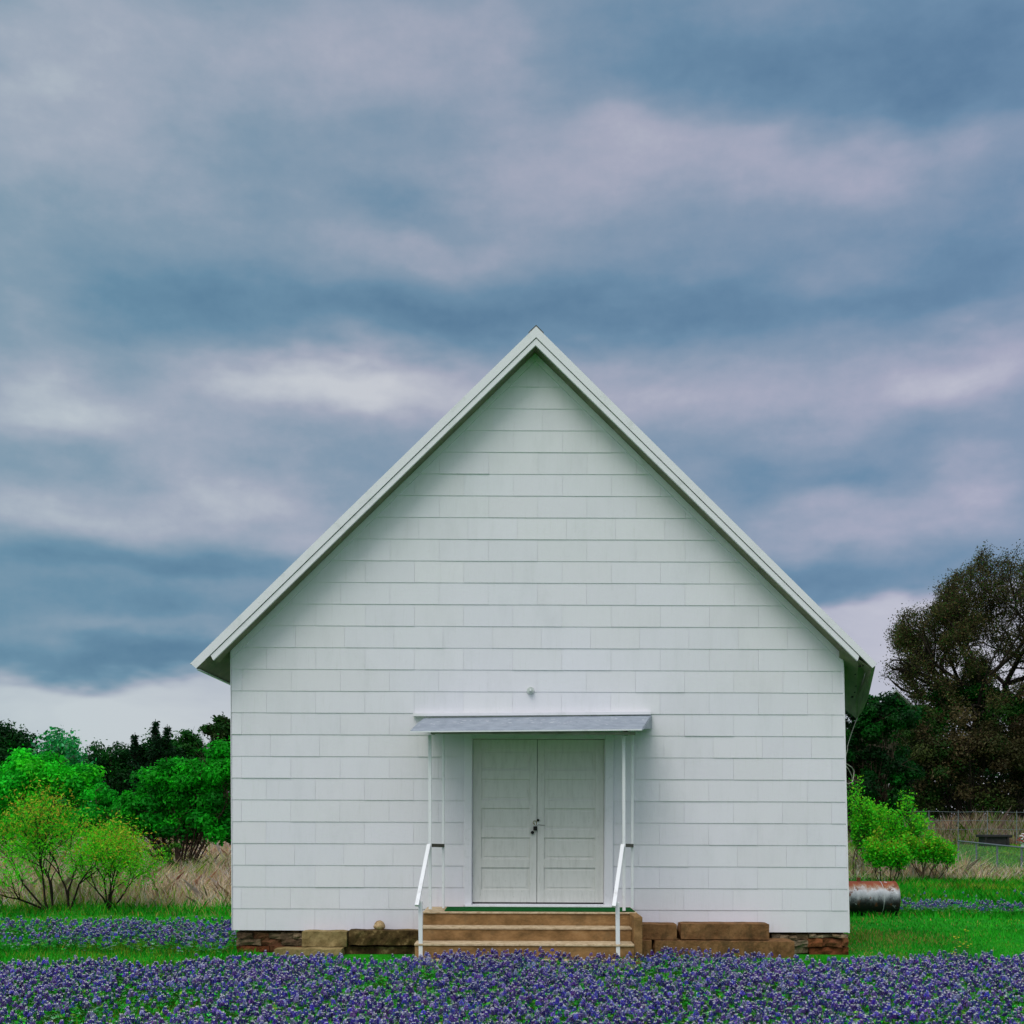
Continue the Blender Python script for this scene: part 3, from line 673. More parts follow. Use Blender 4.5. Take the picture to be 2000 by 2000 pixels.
# ------------------------------------------------------------------ vegetation helpers
def unit(v): return v / (np.linalg.norm(v, axis=1, keepdims=True) + 1e-9)
def leaf_quads(pos, nrm, size, asp, rng, fold=True):
    """rhombic leaves: pos (n,3), nrm (n,3) facing, size (n,)"""
    n = len(pos); r = unit(rng.normal(size=(n, 3))); a = unit(np.cross(nrm, r)); b = unit(np.cross(nrm, a))
    L = size[:, None]; Wd = (size * asp)[:, None]
    V = np.stack([pos - a * L * .5, pos + b * Wd * .5 + a * L * .05, pos + a * L * .5, pos - b * Wd * .5 + a * L * .05], 1)
    return V.reshape(-1, 3), np.arange(n * 4, dtype=np.int32).reshape(-1, 4)
def jitcol(base, n, rng, val=.3, hue=.12):
    base = np.asarray(base, float); c = base[None] * np.exp(rng.normal(0, val, (n, 1))) * np.exp(rng.normal(0, hue, (n, 3))); return np.clip(c, 0.001, .9)
def tubes(segs, name, mt, parent, n=5):
    if not segs: return
    S_ = np.array([[*a, *b, ra, rb] for a, b, ra, rb in segs]); p = S_[:, :3]; q = S_[:, 3:6]; d = unit(q - p)
    ref = np.where(np.abs(d[:, 2:3]) > .9, np.array([[1., 0, 0]]), np.array([[0, 0, 1.]])); x = unit(np.cross(d, ref)); y = np.cross(x, d)
    ang = np.arange(n) * 2 * PI / n
    ring = np.cos(ang)[None, :, None] * x[:, None] + np.sin(ang)[None, :, None] * y[:, None]
    A = p[:, None] + ring * S_[:, 6][:, None, None]; B = q[:, None] + ring * S_[:, 7][:, None, None]
    V = np.concatenate([A, B], 1).reshape(-1, 3); k = np.arange(n); base = (np.arange(len(segs)) * 2 * n)[:, None]
    Fc = np.stack([base + k, base + (k + 1) % n, base + n + (k + 1) % n, base + n + k], 2).reshape(-1, 4)
    return npmesh(name, V, Fc, mt, parent, smooth=True)
def grow(rng, base, dirs, L, r, depth, ratio=.75, spread=.55, kids=(2, 3), up=.12, wig=.16, minr=.004, env=None):
    segs = []; tips = []; front = [(np.array(base, float), np.array(d, float), L * f, r, 0) for d, f in dirs]
    while front:
        p, d, l, rr, dep = front.pop()
        ns = 3; r1 = rr * .72
        for i in range(ns):
            d = d + rng.normal(0, wig, 3) + np.array([0, 0, up * .3]); d /= np.linalg.norm(d); q = p + d * l / ns
            if env is not None and dep > 0 and not env(q): dep = 99; break
            ra = rr + (r1 - rr) * i / ns; rb = rr + (r1 - rr) * (i + 1) / ns
            segs.append((p, q, max(ra, minr), max(rb, minr))); p = q
            if dep >= depth - 2: tips.append((q.copy(), d.copy(), dep))
            if dep >= 1 and i < ns - 1 and rng.random() < .35 and dep < depth:
                s = d + rng.normal(0, spread, 3); s /= np.linalg.norm(s); front.append((p.copy(), s, l * ratio * rng.uniform(.6, .95), r1 * .55, dep + 1))
        if dep < depth:
            k = rng.integers(kids[0], kids[1] + 1)
            for _ in range(k):
                s = d + rng.normal(0, spread, 3) + np.array([0, 0, up]); s /= np.linalg.norm(s)
                front.append((p.copy(), s, l * ratio * rng.uniform(.75, 1.2), r1 * rng.uniform(.6, .85), dep + 1))
    return segs, tips
def crown_leaves(rng, ells, n, size, asp, cols, subr=.28, nsub=26, topcol=None, droop=0):
    """ells list of (center, radii); returns V,F,C — leaf clumps over and inside ellipsoids"""
    vol = np.array([abs(e[1][0] * e[1][2]) for e in ells]); vol = vol / vol.sum(); VV = []; CC = []; NN = []
    for (c, R), f in zip(ells, vol):
        m_ = int(n * f); c = np.array(c); R = np.array(R, float); ns = max(6, int(nsub * (1 if len(ells) < 4 else .7)))
        sd = unit(rng.normal(size=(ns, 3))); sd[:, 2] = np.abs(sd[:, 2]) * 1.0 - .55 * (rng.random(ns) < .45); sd = unit(sd)
        scn = c + sd * R * rng.uniform(.45, 1.0, (ns, 1)) ; sr = subr * R.mean() * rng.uniform(.55, 1.25, ns)
        sc_col = rng.integers(0, len(cols), ns); val = np.exp(rng.normal(0, .20, ns))
        pick = rng.integers(0, ns, m_); u = unit(rng.normal(size=(m_, 3))); rad = rng.random(m_) ** .45
        shoot = rng.random(m_) < .10
        rad = np.where(shoot, rad * rng.uniform(1, 1.7, m_), rad)
        pos = scn[pick] + u * (rad * sr[pick])[:, None] * np.array([1.15, 1.15, .85])
        nr = unit(u * .9 + rng.normal(0, .55, (m_, 3)) + np.array([0, 0, .35]))
        cc = np.array([cols[i] for i in sc_col])[pick] * val[pick][:, None]
        cc = cc * np.exp(rng.normal(0, .22, (m_, 1))) * np.exp(rng.normal(0, .08, (m_, 3)))
        if topcol is not None:
            t = np.clip((pos[:, 2] - (c[2] + R[2] * .35)) / (R[2] * .6), 0, 1) * (rng.random(m_) < .55); cc = cc * (1 - t[:, None]) + np.array(topcol) * t[:, None]
        VV.append(pos); CC.append(cc); NN.append(nr)
    pos = np.concatenate(VV); nr = np.concatenate(NN); cc = np.clip(np.concatenate(CC), .001, .8)
    ok = pos[:, 2] > .04; pos, nr, cc = pos[ok], nr[ok], cc[ok]
    sz = size * rng.uniform(.6, 1.35, len(pos)); V, Fc = leaf_quads(pos, nr, sz, asp, rng)
    return V, Fc, np.repeat(cc, 4, 0)
def at(px, py, d): return P(px, py, d - D)
def bushy(name, label, cat, base_px, d, ell_px, n, size, asp, cols, seed, group=None, bark='bark', stems=5, topcol=None, subr=.40, nsub=34, depth=3):
    """ell_px: (cx,cy,rx,ry) in photo pixels at distance d, converted to real metres"""
    rng = np.random.default_rng(seed); bx, _, _ = at(base_px, 1590, d); by = d - D; gz = float(ground_z(bx, by))
    root = thing(name, (bx, by, gz), label, cat, group); k = d / F; ells = []
    for (cx, cy, rx, ry) in ell_px:
        c = at(cx, cy, d); c = (c[0], by + rng.uniform(-.5, .5) * rx * k * .5, c[2]); ells.append((c, (rx * k, rx * k * .8, ry * k)))
    segs = []
    for (c, R) in ells:
        for s in range(stems):
            st = np.array([bx + rng.uniform(-.12, .12), by + rng.uniform(-.12, .12), gz - .05]); tgt = np.array(c) + rng.normal(0, .45, 3) * np.array(R)
            tgt[2] = max(tgt[2], gz + .5); p_ = st; r0 = .02 + .012 * R[2]; nst = 7
            mid = st * .5 + tgt * .5 + rng.normal(0, .1, 3) * R[0]; mid[2] += .1 * R[2]
            for i in range(nst):
                t = (i + 1) / nst; q = (1 - t) ** 2 * st + 2 * t * (1 - t) * mid + t * t * tgt + rng.normal(0, .015, 3) * R[0]
                segs.append((p_, q, r0 * (1 - .8 * (i / nst)), r0 * (1 - .8 * t)))
                if i >= 2:
                    for _ in range(3):
                        e = q + unit(rng.normal(size=(1, 3)) + np.array([[0, 0, .5]]))[0] * R[0] * rng.uniform(.25, .6); segs.append((q, e, r0 * .3, .003))
                p_ = q
    tubes(segs, 'trunk', M[bark], root, 5)
    V, Fc, C = crown_leaves(rng, ells, n, size, asp, cols, subr, nsub, topcol); npmesh('crown', V, Fc, M['leaf'], root, C)
    return root
G_BR = [(.020, .58, .014), (.05, .66, .014), (.012, .46, .016)]; G_MID = [(.008, .30, .008), (.012, .37, .008), (.006, .20, .01)]
G_DK = [(.003, .050, .006), (.004, .075, .006), (.003, .030, .005)]; G_TEAL = [(.010, .30, .05), (.02, .38, .09), (.005, .20, .03)]
BRN = [(.058, .058, .020), (.042, .058, .014), (.066, .054, .022), (.022, .07, .010)]; G_YL = [(.10, .38, .01), (.15, .36, .012), (.05, .36, .01)]
TREES = 'trees and bushes beyond the dry meadow'
# left background
bushy('dark_tree', 'dark round-topped tree at the far left edge behind the bright bushes', 'tree', -20, 46, [(-20, 1490, 90, 80), (0, 1450, 44, 36)], 14000, .13, .6, G_DK, 1, TREES)
bushy('leafy_bush', 'large bright green leafy bush at the left edge of the meadow', 'bush', 70, 33, [(20, 1550, 85, 70), (110, 1540, 75, 62), (70, 1505, 60, 40), (165, 1545, 38, 50), (-60, 1540, 60, 60), (30, 1610, 110, 42), (140, 1610, 60, 40)], 40000, .11, .5, G_BR, 3, TREES)
bushy('leafy_bush', 'small rounded green bush between the two large bright bushes', 'bush', 198, 31, [(195, 1575, 30, 42), (180, 1600, 34, 34), (205, 1625, 34, 30)], 9000, .09, .5, [(.008, .32, .015), (.01, .38, .012)], 4, TREES)
bushy('leafy_bush', 'large mid green bush touching the chapel left wall in view', 'bush', 350, 29, [(300, 1560, 65, 62), (380, 1555, 75, 72), (345, 1520, 45, 38), (440, 1530, 60, 75), (255, 1590, 30, 42), (400, 1618, 90, 40), (310, 1618, 60, 36), (270, 1600, 40, 44)], 42000, .10, .5, G_MID + [(.010, .34, .010)], 5, TREES)
bushy('dark_tree', 'dense dark juniper mass filling the gap between bright bushes', 'tree', 235, 50, [(200, 1510, 55, 50), (260, 1505, 60, 55), (310, 1490, 50, 55), (230, 1570, 70, 50)], 20000, .15, .45, G_DK, 6, TREES)
bushy('green_tree', 'mid green round tree left of the chapel behind the junipers', 'tree', 375, 52, [(372, 1475, 42, 44), (350, 1510, 60, 50), (400, 1510, 60, 50)], 13000, .16, .55, [(.008, .10, .008), (.01, .075, .006)], 7, TREES)
bushy('oak_tree', 'tall dark oak peeking out beside the upper left wall', 'tree', 455, 56, [(440, 1430, 42, 32), (460, 1470, 60, 60), (420, 1425, 24, 14), (500, 1440, 60, 50)], 12000, .16, .6, [(.010, .06, .006), (.02, .05, .008)], 8, TREES, subr=.34)
def conifer(px, top, half, d, label, seed):
    rng = np.random.default_rng(seed); bx = at(px, 1590, d)[0]; by = d - D; gz = float(ground_z(bx, by)); ht = at(px, top, d)[2] - gz; R0 = half * d / F
    root = thing('conifer', (bx, by, gz), label, 'conifer', 'dark conifers rising over the juniper mass'); segs = [(np.array([bx, by, gz]), np.array([bx, by, gz + ht * .5]), .12, .07), (np.array([bx, by, gz + ht * .5]), np.array([bx, by, gz + ht]), .07, .01)]
    pos = []; nr = []
    nl = 26
    for i in range(nl):
        t = i / nl; z = gz + ht * (.18 + .82 * t); R = R0 * (1 - t) ** .8 * rng.uniform(.75, 1.2) + .08
        for k in range(7):
            a = rng.uniform(0, 2 * PI); tip = np.array([bx + R * math.cos(a), by + R * math.sin(a), z + R * .25]); s = np.array([bx, by, z - .1]); segs.append((s, tip, .02, .004))
            m_ = 15; tt_ = rng.random(m_) ** .7; q = s + (tip - s) * tt_[:, None] + rng.normal(0, .035 + .04 * R, (m_, 3)) - np.array([0, 0, .04]); pos.append(q); nr.append(rng.normal(size=(m_, 3)) + np.array([0, 0, .5]))
    tubes(segs, 'trunk', M['darkbark'], root, 4); pos = np.concatenate(pos); nr = unit(np.concatenate(nr)); V, Fc = leaf_quads(pos, nr, .14 * rng.uniform(.6, 1.3, len(pos)), .4, rng)
    c = np.repeat(jitcol((.004, .035, .010), len(pos), rng, .3, .1), 4, 0); npmesh('crown', V, Fc, M['leaf'], root, c)
conifer(263, 1430, 22, 49, 'shortest dark conifer, left of the other two', 21); conifer(303, 1404, 26, 49, 'tallest dark conifer with a pointed top, middle of three', 22); conifer(326, 1414, 22, 50, 'dark conifer just right of the tallest one', 23)
# right background
bushy('dark_tree', 'dark green rounded tree right beside the chapel right wall', 'tree', 1700, 47, [(1690, 1430, 60, 66), (1730, 1420, 60, 58), (1660, 1500, 60, 80), (1730, 1520, 75, 60), (1600, 1460, 70, 70), (1738, 1402, 40, 38), (1705, 1398, 46, 38), (1700, 1570, 90, 50)], 44000, .14, .55, G_DK + [(.006, .06, .006)], 31, TREES, subr=.3)
bushy('brown_thicket', 'brownish olive thicket of undergrowth below the big oak', 'thicket', 1900, 84, [(1800, 1500, 70, 75), (1870, 1470, 80, 80), (1950, 1480, 90, 90), (2040, 1480, 90, 90), (1860, 1552, 90, 45), (1990, 1555, 90, 42), (1800, 1420, 46, 44), (1780, 1560, 60, 45)], 60000, .21, .5, BRN, 32, TREES, 'darkbark', stems=8)
bushy('dark_tree', 'dark green vine-covered tree under the left limbs of the oak', 'tree', 1860, 88, [(1830, 1400, 60, 60), (1900, 1370, 50, 66), (1905, 1310, 26, 34), (1790, 1440, 50, 60), (1960, 1400, 60, 60)], 22000, .23, .5, [(.005, .06, .004), (.008, .11, .006), (.03, .05, .010), (.04, .045, .010)], 33, TREES, 'darkbark')
# big sparse oak
rng = np.random.default_rng(56); dO = 90.0; ox = at(1985, 1590, dO)[0]; oy = dO - D; gz = float(ground_z(ox, oy))
oak = thing('oak_tree', (ox, oy, gz), 'big sparse brownish oak with twiggy crown at the right edge', 'tree')
segs = [(np.array([ox, oy, gz - .1]), np.array([ox + .05, oy, gz + 3.2]), .64, .54), (np.array([ox + .05, oy, gz + 3.2]), np.array([ox + .0, oy, gz + 5.8]), .54, .46)]
def oak_env(q):
    u_ = (q[0] - at(2003, 1340, dO)[0]) / (262 * dO / F); v_ = (q[2] - at(2003, 1340, dO)[2]) / (262 * dO / F); w_ = (q[1] - oy) / 9.5; a_ = math.atan2(v_, u_)
    return u_ * u_ + v_ * v_ + w_ * w_ < (1 + .07 * math.sin(7 * a_ + 1) + .05 * math.sin(15 * a_)) ** 2
S1, T1 = grow(rng, (ox, oy, gz + 5.8), [((-.10, 0, 1), 1.25), ((-.75, .2, .55), 1.2), ((-.95, -.2, .28), 1.05), ((.6, .3, .7), 1.1), ((.8, -.4, .5), 1.1), ((-.35, -.5, .8), 1.15), ((-.55, .1, .85), 1.2), ((.1, .6, .7), 1.0), ((-1.0, .1, .62), 1.25), ((-.95, -.35, .9), 1.35), ((-.6, .5, 1.0), 1.3), ((.25, -.4, 1), 1.25)], 4.6, .33, 6, .76, .50, (2, 3), .10, .15, .017, oak_env)
segs += S1; tubes(segs, 'trunk', M['darkbark'], oak, 5)
tp = np.array([t[0] for t in T1]); reps = 9; pos = np.repeat(tp, reps, 0) + rng.normal(0, .24, (len(tp) * reps, 3))
V, Fc = leaf_quads(pos, unit(rng.normal(size=pos.shape) + np.array([0, 0, .4])), .155 * rng.uniform(.5, 1.3, len(pos)), .5, rng)
print('oak tips', len(tp)); cc = jitcol((.076, .070, .025), len(pos), rng, .35, .15); gm = rng.random(len(pos)) < .2; cc[gm] = jitcol((.03, .09, .012), gm.sum(), rng, .3)
npmesh('crown', V, Fc, M['leaf'], oak, np.repeat(cc, 4, 0))
# light green shrubs on the right
SH = 'fresh green shrubs in the dry grass right of the chapel'
# shrubs grown stem by stem, with leaves on the twigs
def twiggy(name, label, cat, group, bases, d, L, seed, dirsets, depth=4, dens=8, leaf=.045, asp=.3, cols=((.06, .46, .014),), ycol=(.42, .40, .03), ymax=.62, minz=.62, spread=.36, ratio=.72, up=.10, r0=.034, jit=.055, env=None, bark='bark', wig=.12):
    rng = np.random.default_rng(seed); bx0 = at(bases[0], 1590, d)[0]; by = d - D; gz = float(ground_z(bx0, by))
    root = thing(name, (bx0, by, gz), label, cat, group); segs = []; tips = []
    for bpx, dirs in zip(bases, dirsets):
        bx = at(bpx, 1590, d)[0]; s, t = grow(rng, (bx, by + rng.uniform(-.1, .1), gz - .03), dirs, L, r0, depth, ratio, spread, (2, 3), up, wig,   .0022 if d < 25 else .005, env); segs += s; tips += t
    tubes(segs, 'trunk', M[bark], root, 5); tp = np.array([t[0] for t in tips]); td = np.array([t[1] for t in tips])
    keep = tp[:, 2] > gz + minz; tp = tp[keep]; td = td[keep]; n = len(tp) * dens
    pos = np.repeat(tp, dens, 0) + rng.normal(0, jit, (n, 3)) + np.repeat(td, dens, 0) * rng.uniform(0, jit * 2.5, (n, 1))
    z = (pos[:, 2] - gz) / (tp[:, 2].max() - gz); base = np.array(cols)[rng.integers(0, len(cols), n)]; c = base * np.exp(rng.normal(0, .28, (n, 1))) * np.exp(rng.normal(0, .14, (n, 3)))
    yl = rng.random(n) < np.clip((z - .45) * 1.3, .04, ymax); c[yl] = jitcol(ycol, yl.sum(), rng, .25, .14)
    V, Fc = leaf_quads(pos, unit(rng.normal(size=pos.shape) + np.array([0, 0, .4])), leaf * rng.uniform(.5, 1.5, n), asp, rng)
    npmesh('crown', V, Fc, M['feather'], root, np.repeat(np.clip(c, 0, .8), 4, 0))
MG = 'feathery mesquite shrubs at the edge of the lawn'
twiggy('mesquite_shrub', 'wide yellow-green mesquite with several dark stems at far left', 'shrub', MG, [98, 104, 130], 20.9, .50, 61, [[((-.62, 0, .8), 1.35), ((-.5, .2, .9), 1.35), ((-.7, -.3, .7), 1.2)], [((-.2, 0, 1), 1.4), ((.1, .3, 1), 1.2)], [((.1, 0, 1), 1.35), ((.35, -.2, .9), 1.1), ((.02, .3, 1), 1.2)]], dens=4, minz=.5, r0=.022, cols=[(.13, .75, .016), (.06, .62, .014)], jit=.085, leaf=.052, spread=.38, up=.16, wig=.17, ycol=(.52, .44, .04), ymax=.42, bark='darkbark')
twiggy('mesquite_shrub', 'smaller fan-shaped mesquite nearer to the chapel', 'shrub', MG, [212], 20.9, .37, 62, [[((-.22, 0, 1), 1.25), ((0, .2, 1), 1.4), ((.35, 0, .95), 1.3), ((.8, .1, .8), 1.25), ((.55, -.3, .9), 1.2), ((.15, -.3, 1), 1.2)]], dens=4, spread=.34, up=.16, wig=.17, minz=.4, r0=.020, cols=[(.16, .75, .016), (.08, .62, .014)], jit=.085, leaf=.052, ycol=(.52, .44, .04), ymax=.42, bark='darkbark')
twiggy('tall_tree', 'blue-green airy tree rising above the bright bush at far left', 'tree', TREES, [102], 41, 1.12, 2, [[((-.35, 0, 1), 1.1), ((0, .2, 1), 1.15), ((.4, 0, 1), 1.1), ((.1, -.3, .9), 1.0)]], depth=5, dens=5, leaf=.13, asp=.6, cols=G_TEAL, ycol=(.10, .34, .16), ymax=.3, minz=1.6, spread=.38, r0=.06, jit=.12, ratio=.72, env=lambda q: abs(q[0] - at(102, 1400, 41)[0]) < 1.02 and q[2] < at(0, 1418, 41)[2] + .25 * math.sin(q[0] * 5))
SB = dict(cols=[(.06, .60, .016), (.12, .66, .018), (.03, .48, .014)], ycol=(.20, .58, .02), ymax=.35, leaf=.065, asp=.5, depth=4, jit=.06, minz=.65, spread=.24, up=.34, r0=.016, wig=.14)
twiggy('young_shrub', 'tall fresh green shrub hugging the right wall corner in view', 'shrub', SH, [1655, 1668, 1678], 31, .70, 41, [[((.05, 0, 1), 1.1), ((-.2, 0, 1), 1.0)], [((.05, 0, 1), 1.15), ((.2, .1, 1), .9)], [((.2, 0, 1), .8)]], dens=3, **SB)
twiggy('young_shrub', 'thin fresh green shrub just right of the corner shrub', 'shrub', SH, [1700], 31.5, .60, 42, [[((.05, 0, 1), 1.15), ((-.15, 0, 1), .85)]], dens=3, **SB)
twiggy('young_shrub', 'pointed bright green shrub, tallest of the middle group', 'shrub', SH, [1755, 1770], 31, .585, 43, [[((.1, 0, 1), 1.2), ((-.3, 0, 1), .9), ((0, .2, 1), 1)], [((.25, 0, 1), 1.0), ((.5, 0, 1), .8)]], dens=3, **SB)
twiggy('young_shrub', 'spreading yellow-green shrub at the right end of the group', 'shrub', SH, [1800, 1816], 30, .35, 44, [[((-.4, 0, 1), 1.1), ((0, 0, 1), 1.1), ((.2, .2, 1), 1)], [((.5, 0, .9), 1.1), ((.9, 0, .8), 1.0), ((.2, -.2, 1), 1)]], dens=4, **{**SB, 'ycol': (.24, .42, .02), 'ymax': .6, 'minz': .5})
twiggy('young_shrub', 'low yellowish shrub in front of the pointed green one', 'shrub', SH, [1722, 1740], 29, .34, 45, [[((-.4, 0, 1), 1.0), ((0, 0, 1), 1.1)], [((.3, 0, .9), 1.1), ((.6, 0, .8), 1.0), ((0, -.2, 1), 1)]], dens=4, **{**SB, 'ycol': (.26, .40, .02), 'ymax': .7, 'minz': .45})
bushy('sapling', 'thin young green sapling standing in the dry grass near the left wall', 'sapling', 342, 27, [(345, 1655, 12, 12), (325, 1665, 10, 14), (338, 1690, 18, 20)], 700, .07, .5, [(.03, .22, .01), (.06, .20, .015)], 63, None, subr=.4, nsub=9, stems=2)
# far woodland that closes the horizon
rng = np.random.default_rng(77); nW = 70000; X = rng.uniform(-75, 75, nW); Yw = rng.uniform(88, 100, nW); top = 6.6 + 1.0 * fbm2(X, X * 0, .35, 9)
Z = top * rng.random(nW) ** .8; V, Fc = leaf_quads(np.stack([X, Yw, Z], 1), unit(rng.normal(size=(nW, 3))), .5 * rng.uniform(.6, 1.5, nW), .6, rng)
kk = fbm2(X, X * 0 + 3, .5, 12)[:, None]; c = jitcol((.006, .045, .008), nW, rng, .35, .12) * np.exp(.35 * kk)
o = npmesh('far_woodland', V, Fc, M['leaf'], None, np.repeat(c, 4, 0)); tag(o, 'dark far-off wood closing the horizon beyond the fields', 'woodland', kind='stuff')
# ------------------------------------------------------------------ grass
def blades(name, X, Y, h, wd, cols, mt, seed, lean=.35, label=None):
    rng = np.random.default_rng(seed); n = len(X); z = ground_z(X, Y); a = rng.uniform(0, 2 * PI, n); lx = rng.normal(0, lean, n) * h; ly = rng.normal(0, lean, n) * h
    b = np.stack([X, Y, z], 1); s = np.stack([np.cos(a), np.sin(a), np.zeros(n)], 1) * (wd / 2)[:, None]
    mid = b + np.stack([lx * .35, ly * .35, h * .6], 1); tip = b + np.stack([lx, ly, h], 1)
    V = np.stack([b - s, b + s, mid + s * .75, tip, mid - s * .75], 1).reshape(-1, 3); Fc = np.arange(n * 5, dtype=np.int32).reshape(-1, 5)
    o = npmesh(name, V, Fc, mt, None, np.repeat(cols, 5, 0)); tag(o, label, 'grass', kind='stuff'); return o
def footprint(X, Y, mx=.05):
    inside = (X > WBL[0] - mx) & (X < WBR[0] + mx) & (Y > -.25)
    st = (X > -1.25) & (X < 1.6) & (Y > -1.68); st2 = (X > -2.95) & (X < -1.0) & (Y > -.45); st3 = (X > 1.4) & (X < 3.5) & (Y > -.42)
    tk = (X > tx0) & (X < tx1) & (abs(Y - YT) < .18)
    return (inside & (Y < BACK)) | (st & (Y < 0)) | (st2 & (Y < .1)) | (st3 & (Y < .1)) | tk
rng = np.random.default_rng(101)
def scatter(n, x0, x1, y0, y1, dens_pow=0): X = rng.uniform(x0, x1, n); Y = rng.uniform(y0, y1, n); k = ~footprint(X, Y); return X[k], Y[k]
def gcol(X, Y, base=(.018, .32, .010)):
    n = len(X); c = jitcol(base, n, rng, .28, .14); p_ = fbm2(X, Y, 1.1, 31); yl = (rng.random(n) < np.clip(.10 + .35 * p_, 0, .5)); c[yl] = jitcol((.22, .32, .02), yl.sum(), rng, .25, .12); q2 = fbm2(X, Y, .75, 35); br = rng.random(n) < np.clip(.06 + .42 * (q2 - .25), .03, .5); c[br] = jitcol((.34, .25, .07), br.sum(), rng, .25, .12)
    c *= np.exp(.22 * fbm2(X, Y, 2.2, 32))[:, None]; return np.clip(c, .001, .6)
X, Y = scatter(230000, -9, 10, -9, 3); h = rng.uniform(.03, .075, len(X)) * (1 + .5 * fbm2(X, Y, 1.5, 33)).clip(.5, 1.8); h = np.where(Y < -2.2, h * 1.7, np.where(X < -3, h * 1.3, h * .62))
blades('grass', X, Y, h, rng.uniform(.005, .009, len(X)), gcol(X, Y), M['grass'], 1, .4, 'green lawn grass growing around the chapel and between the flowers')
X, Y = scatter(150000, -14, 15, 3, 18); kl = (X > 0) | (Y < 6.4 + .5 * fbm2(X, Y, 1, 5)); X, Y = X[kl], Y[kl]; h = rng.uniform(.05, .12, len(X)) * np.where((Y > 8), 1.7, np.where(Y < 5, .35, 1.0))
blades('grass', X, Y, h, rng.uniform(.010, .018, len(X)), gcol(X, Y, (.018, .32, .010)), M['grass'], 2, .4, 'longer green grass behind the tank and at the meadow edge')
X = rng.uniform(9, 45, 80000); Y = rng.uniform(18, 57, 80000); X = np.where(Y < 30, np.maximum(X, 10.2), X); blades('grass', X, Y, rng.uniform(.08, .2, len(X)), rng.uniform(.03, .06, len(X)), gcol(X, Y, (.10, .30, .015)), M['grass'], 3, .4, 'mown green strip around the dark tomb far right')
def hay(n, x0, x1, y0, y1, hmin, hmax, wd, seed, label, msk=None, gmix=.12, tone=1.0, lean=.55):
    X = rng.uniform(x0, x1, n); Y = rng.uniform(y0, y1, n); k = ~footprint(X, Y)
    if msk is not None: k &= msk(X, Y)
    X, Y = X[k], Y[k]; m_ = len(X); p_ = fbm2(X, Y, .8, seed); h = rng.uniform(hmin, hmax, m_) * (1 + .55 * p_).clip(.3, 1.6) * np.clip((Y - y0 + .3) / 2.5, .35, 1)
    c = jitcol((.62, .48, .31), m_, rng, .28, .10); q = rng.random(m_) < .3; c[q] = jitcol((.55, .36, .23), q.sum(), rng, .25, .1); q = rng.random(m_) < (gmix + .38 * fbm2(X, Y, 1.1, seed + 9)).clip(.02, .6); c[q] = jitcol((.20, .42, .03), q.sum(), rng, .3, .12)
    q = rng.random(m_) < .15; c[q] = jitcol((.72, .65, .58), q.sum(), rng, .15, .05)
    return blades('dry_grass', X, Y, h, rng.uniform(wd * .6, wd * 1.4, m_), np.clip(c * tone, 0, .8), M['hay'], seed, lean, label)
X = rng.uniform(-20, -3.6, 6000); Y = 5.4 + np.abs(rng.normal(0, 1.6, 6000)); blades('grass', X, Y, rng.uniform(.05, .24, len(X)), rng.uniform(.008, .014, len(X)), gcol(X, Y, (.03, .36, .012)), M['grass'], 4, .4, 'ragged green tufts where lawn meets the left dry meadow')
X = rng.uniform(4.5, 22, 12000); Y = 14.6 + np.abs(rng.normal(0, 2.2, 12000)); blades('grass', X, Y, rng.uniform(.06, .28, len(X)), rng.uniform(.010, .018, len(X)), gcol(X, Y, (.03, .36, .012)), M['grass'], 5, .4, 'ragged green tufts where lawn meets the right dry grass')
hay(100000, -20, -1.5, 5.6, 20, .18, .62, .011, 51, 'pale dry meadow grass behind the mesquites on the left', lambda X, Y: Y > 6.1 + .5 * fbm2(X, Y, 1, 5), .22)
hay(40000, -34, 0, 19, 38, .3, .8, .028, 54, 'farther pale dry grass under the bushes on the left', None, .25)
hay(80000, 4.0, 22, 14.5, 30, .30, .72, .016, 52, 'pale dry grass around the green shrubs on the right', lambda X, Y: (Y > 15.3 + .8 * fbm2(X, Y, .8, 6)) & ((X < 9.8) | (Y < 18.5)), .2)
hay(40000, 14, 48, 57, 67, .7, 1.6, .05, 53, 'tall brown grass before the thicket at far right', None, .3, .5, .3)
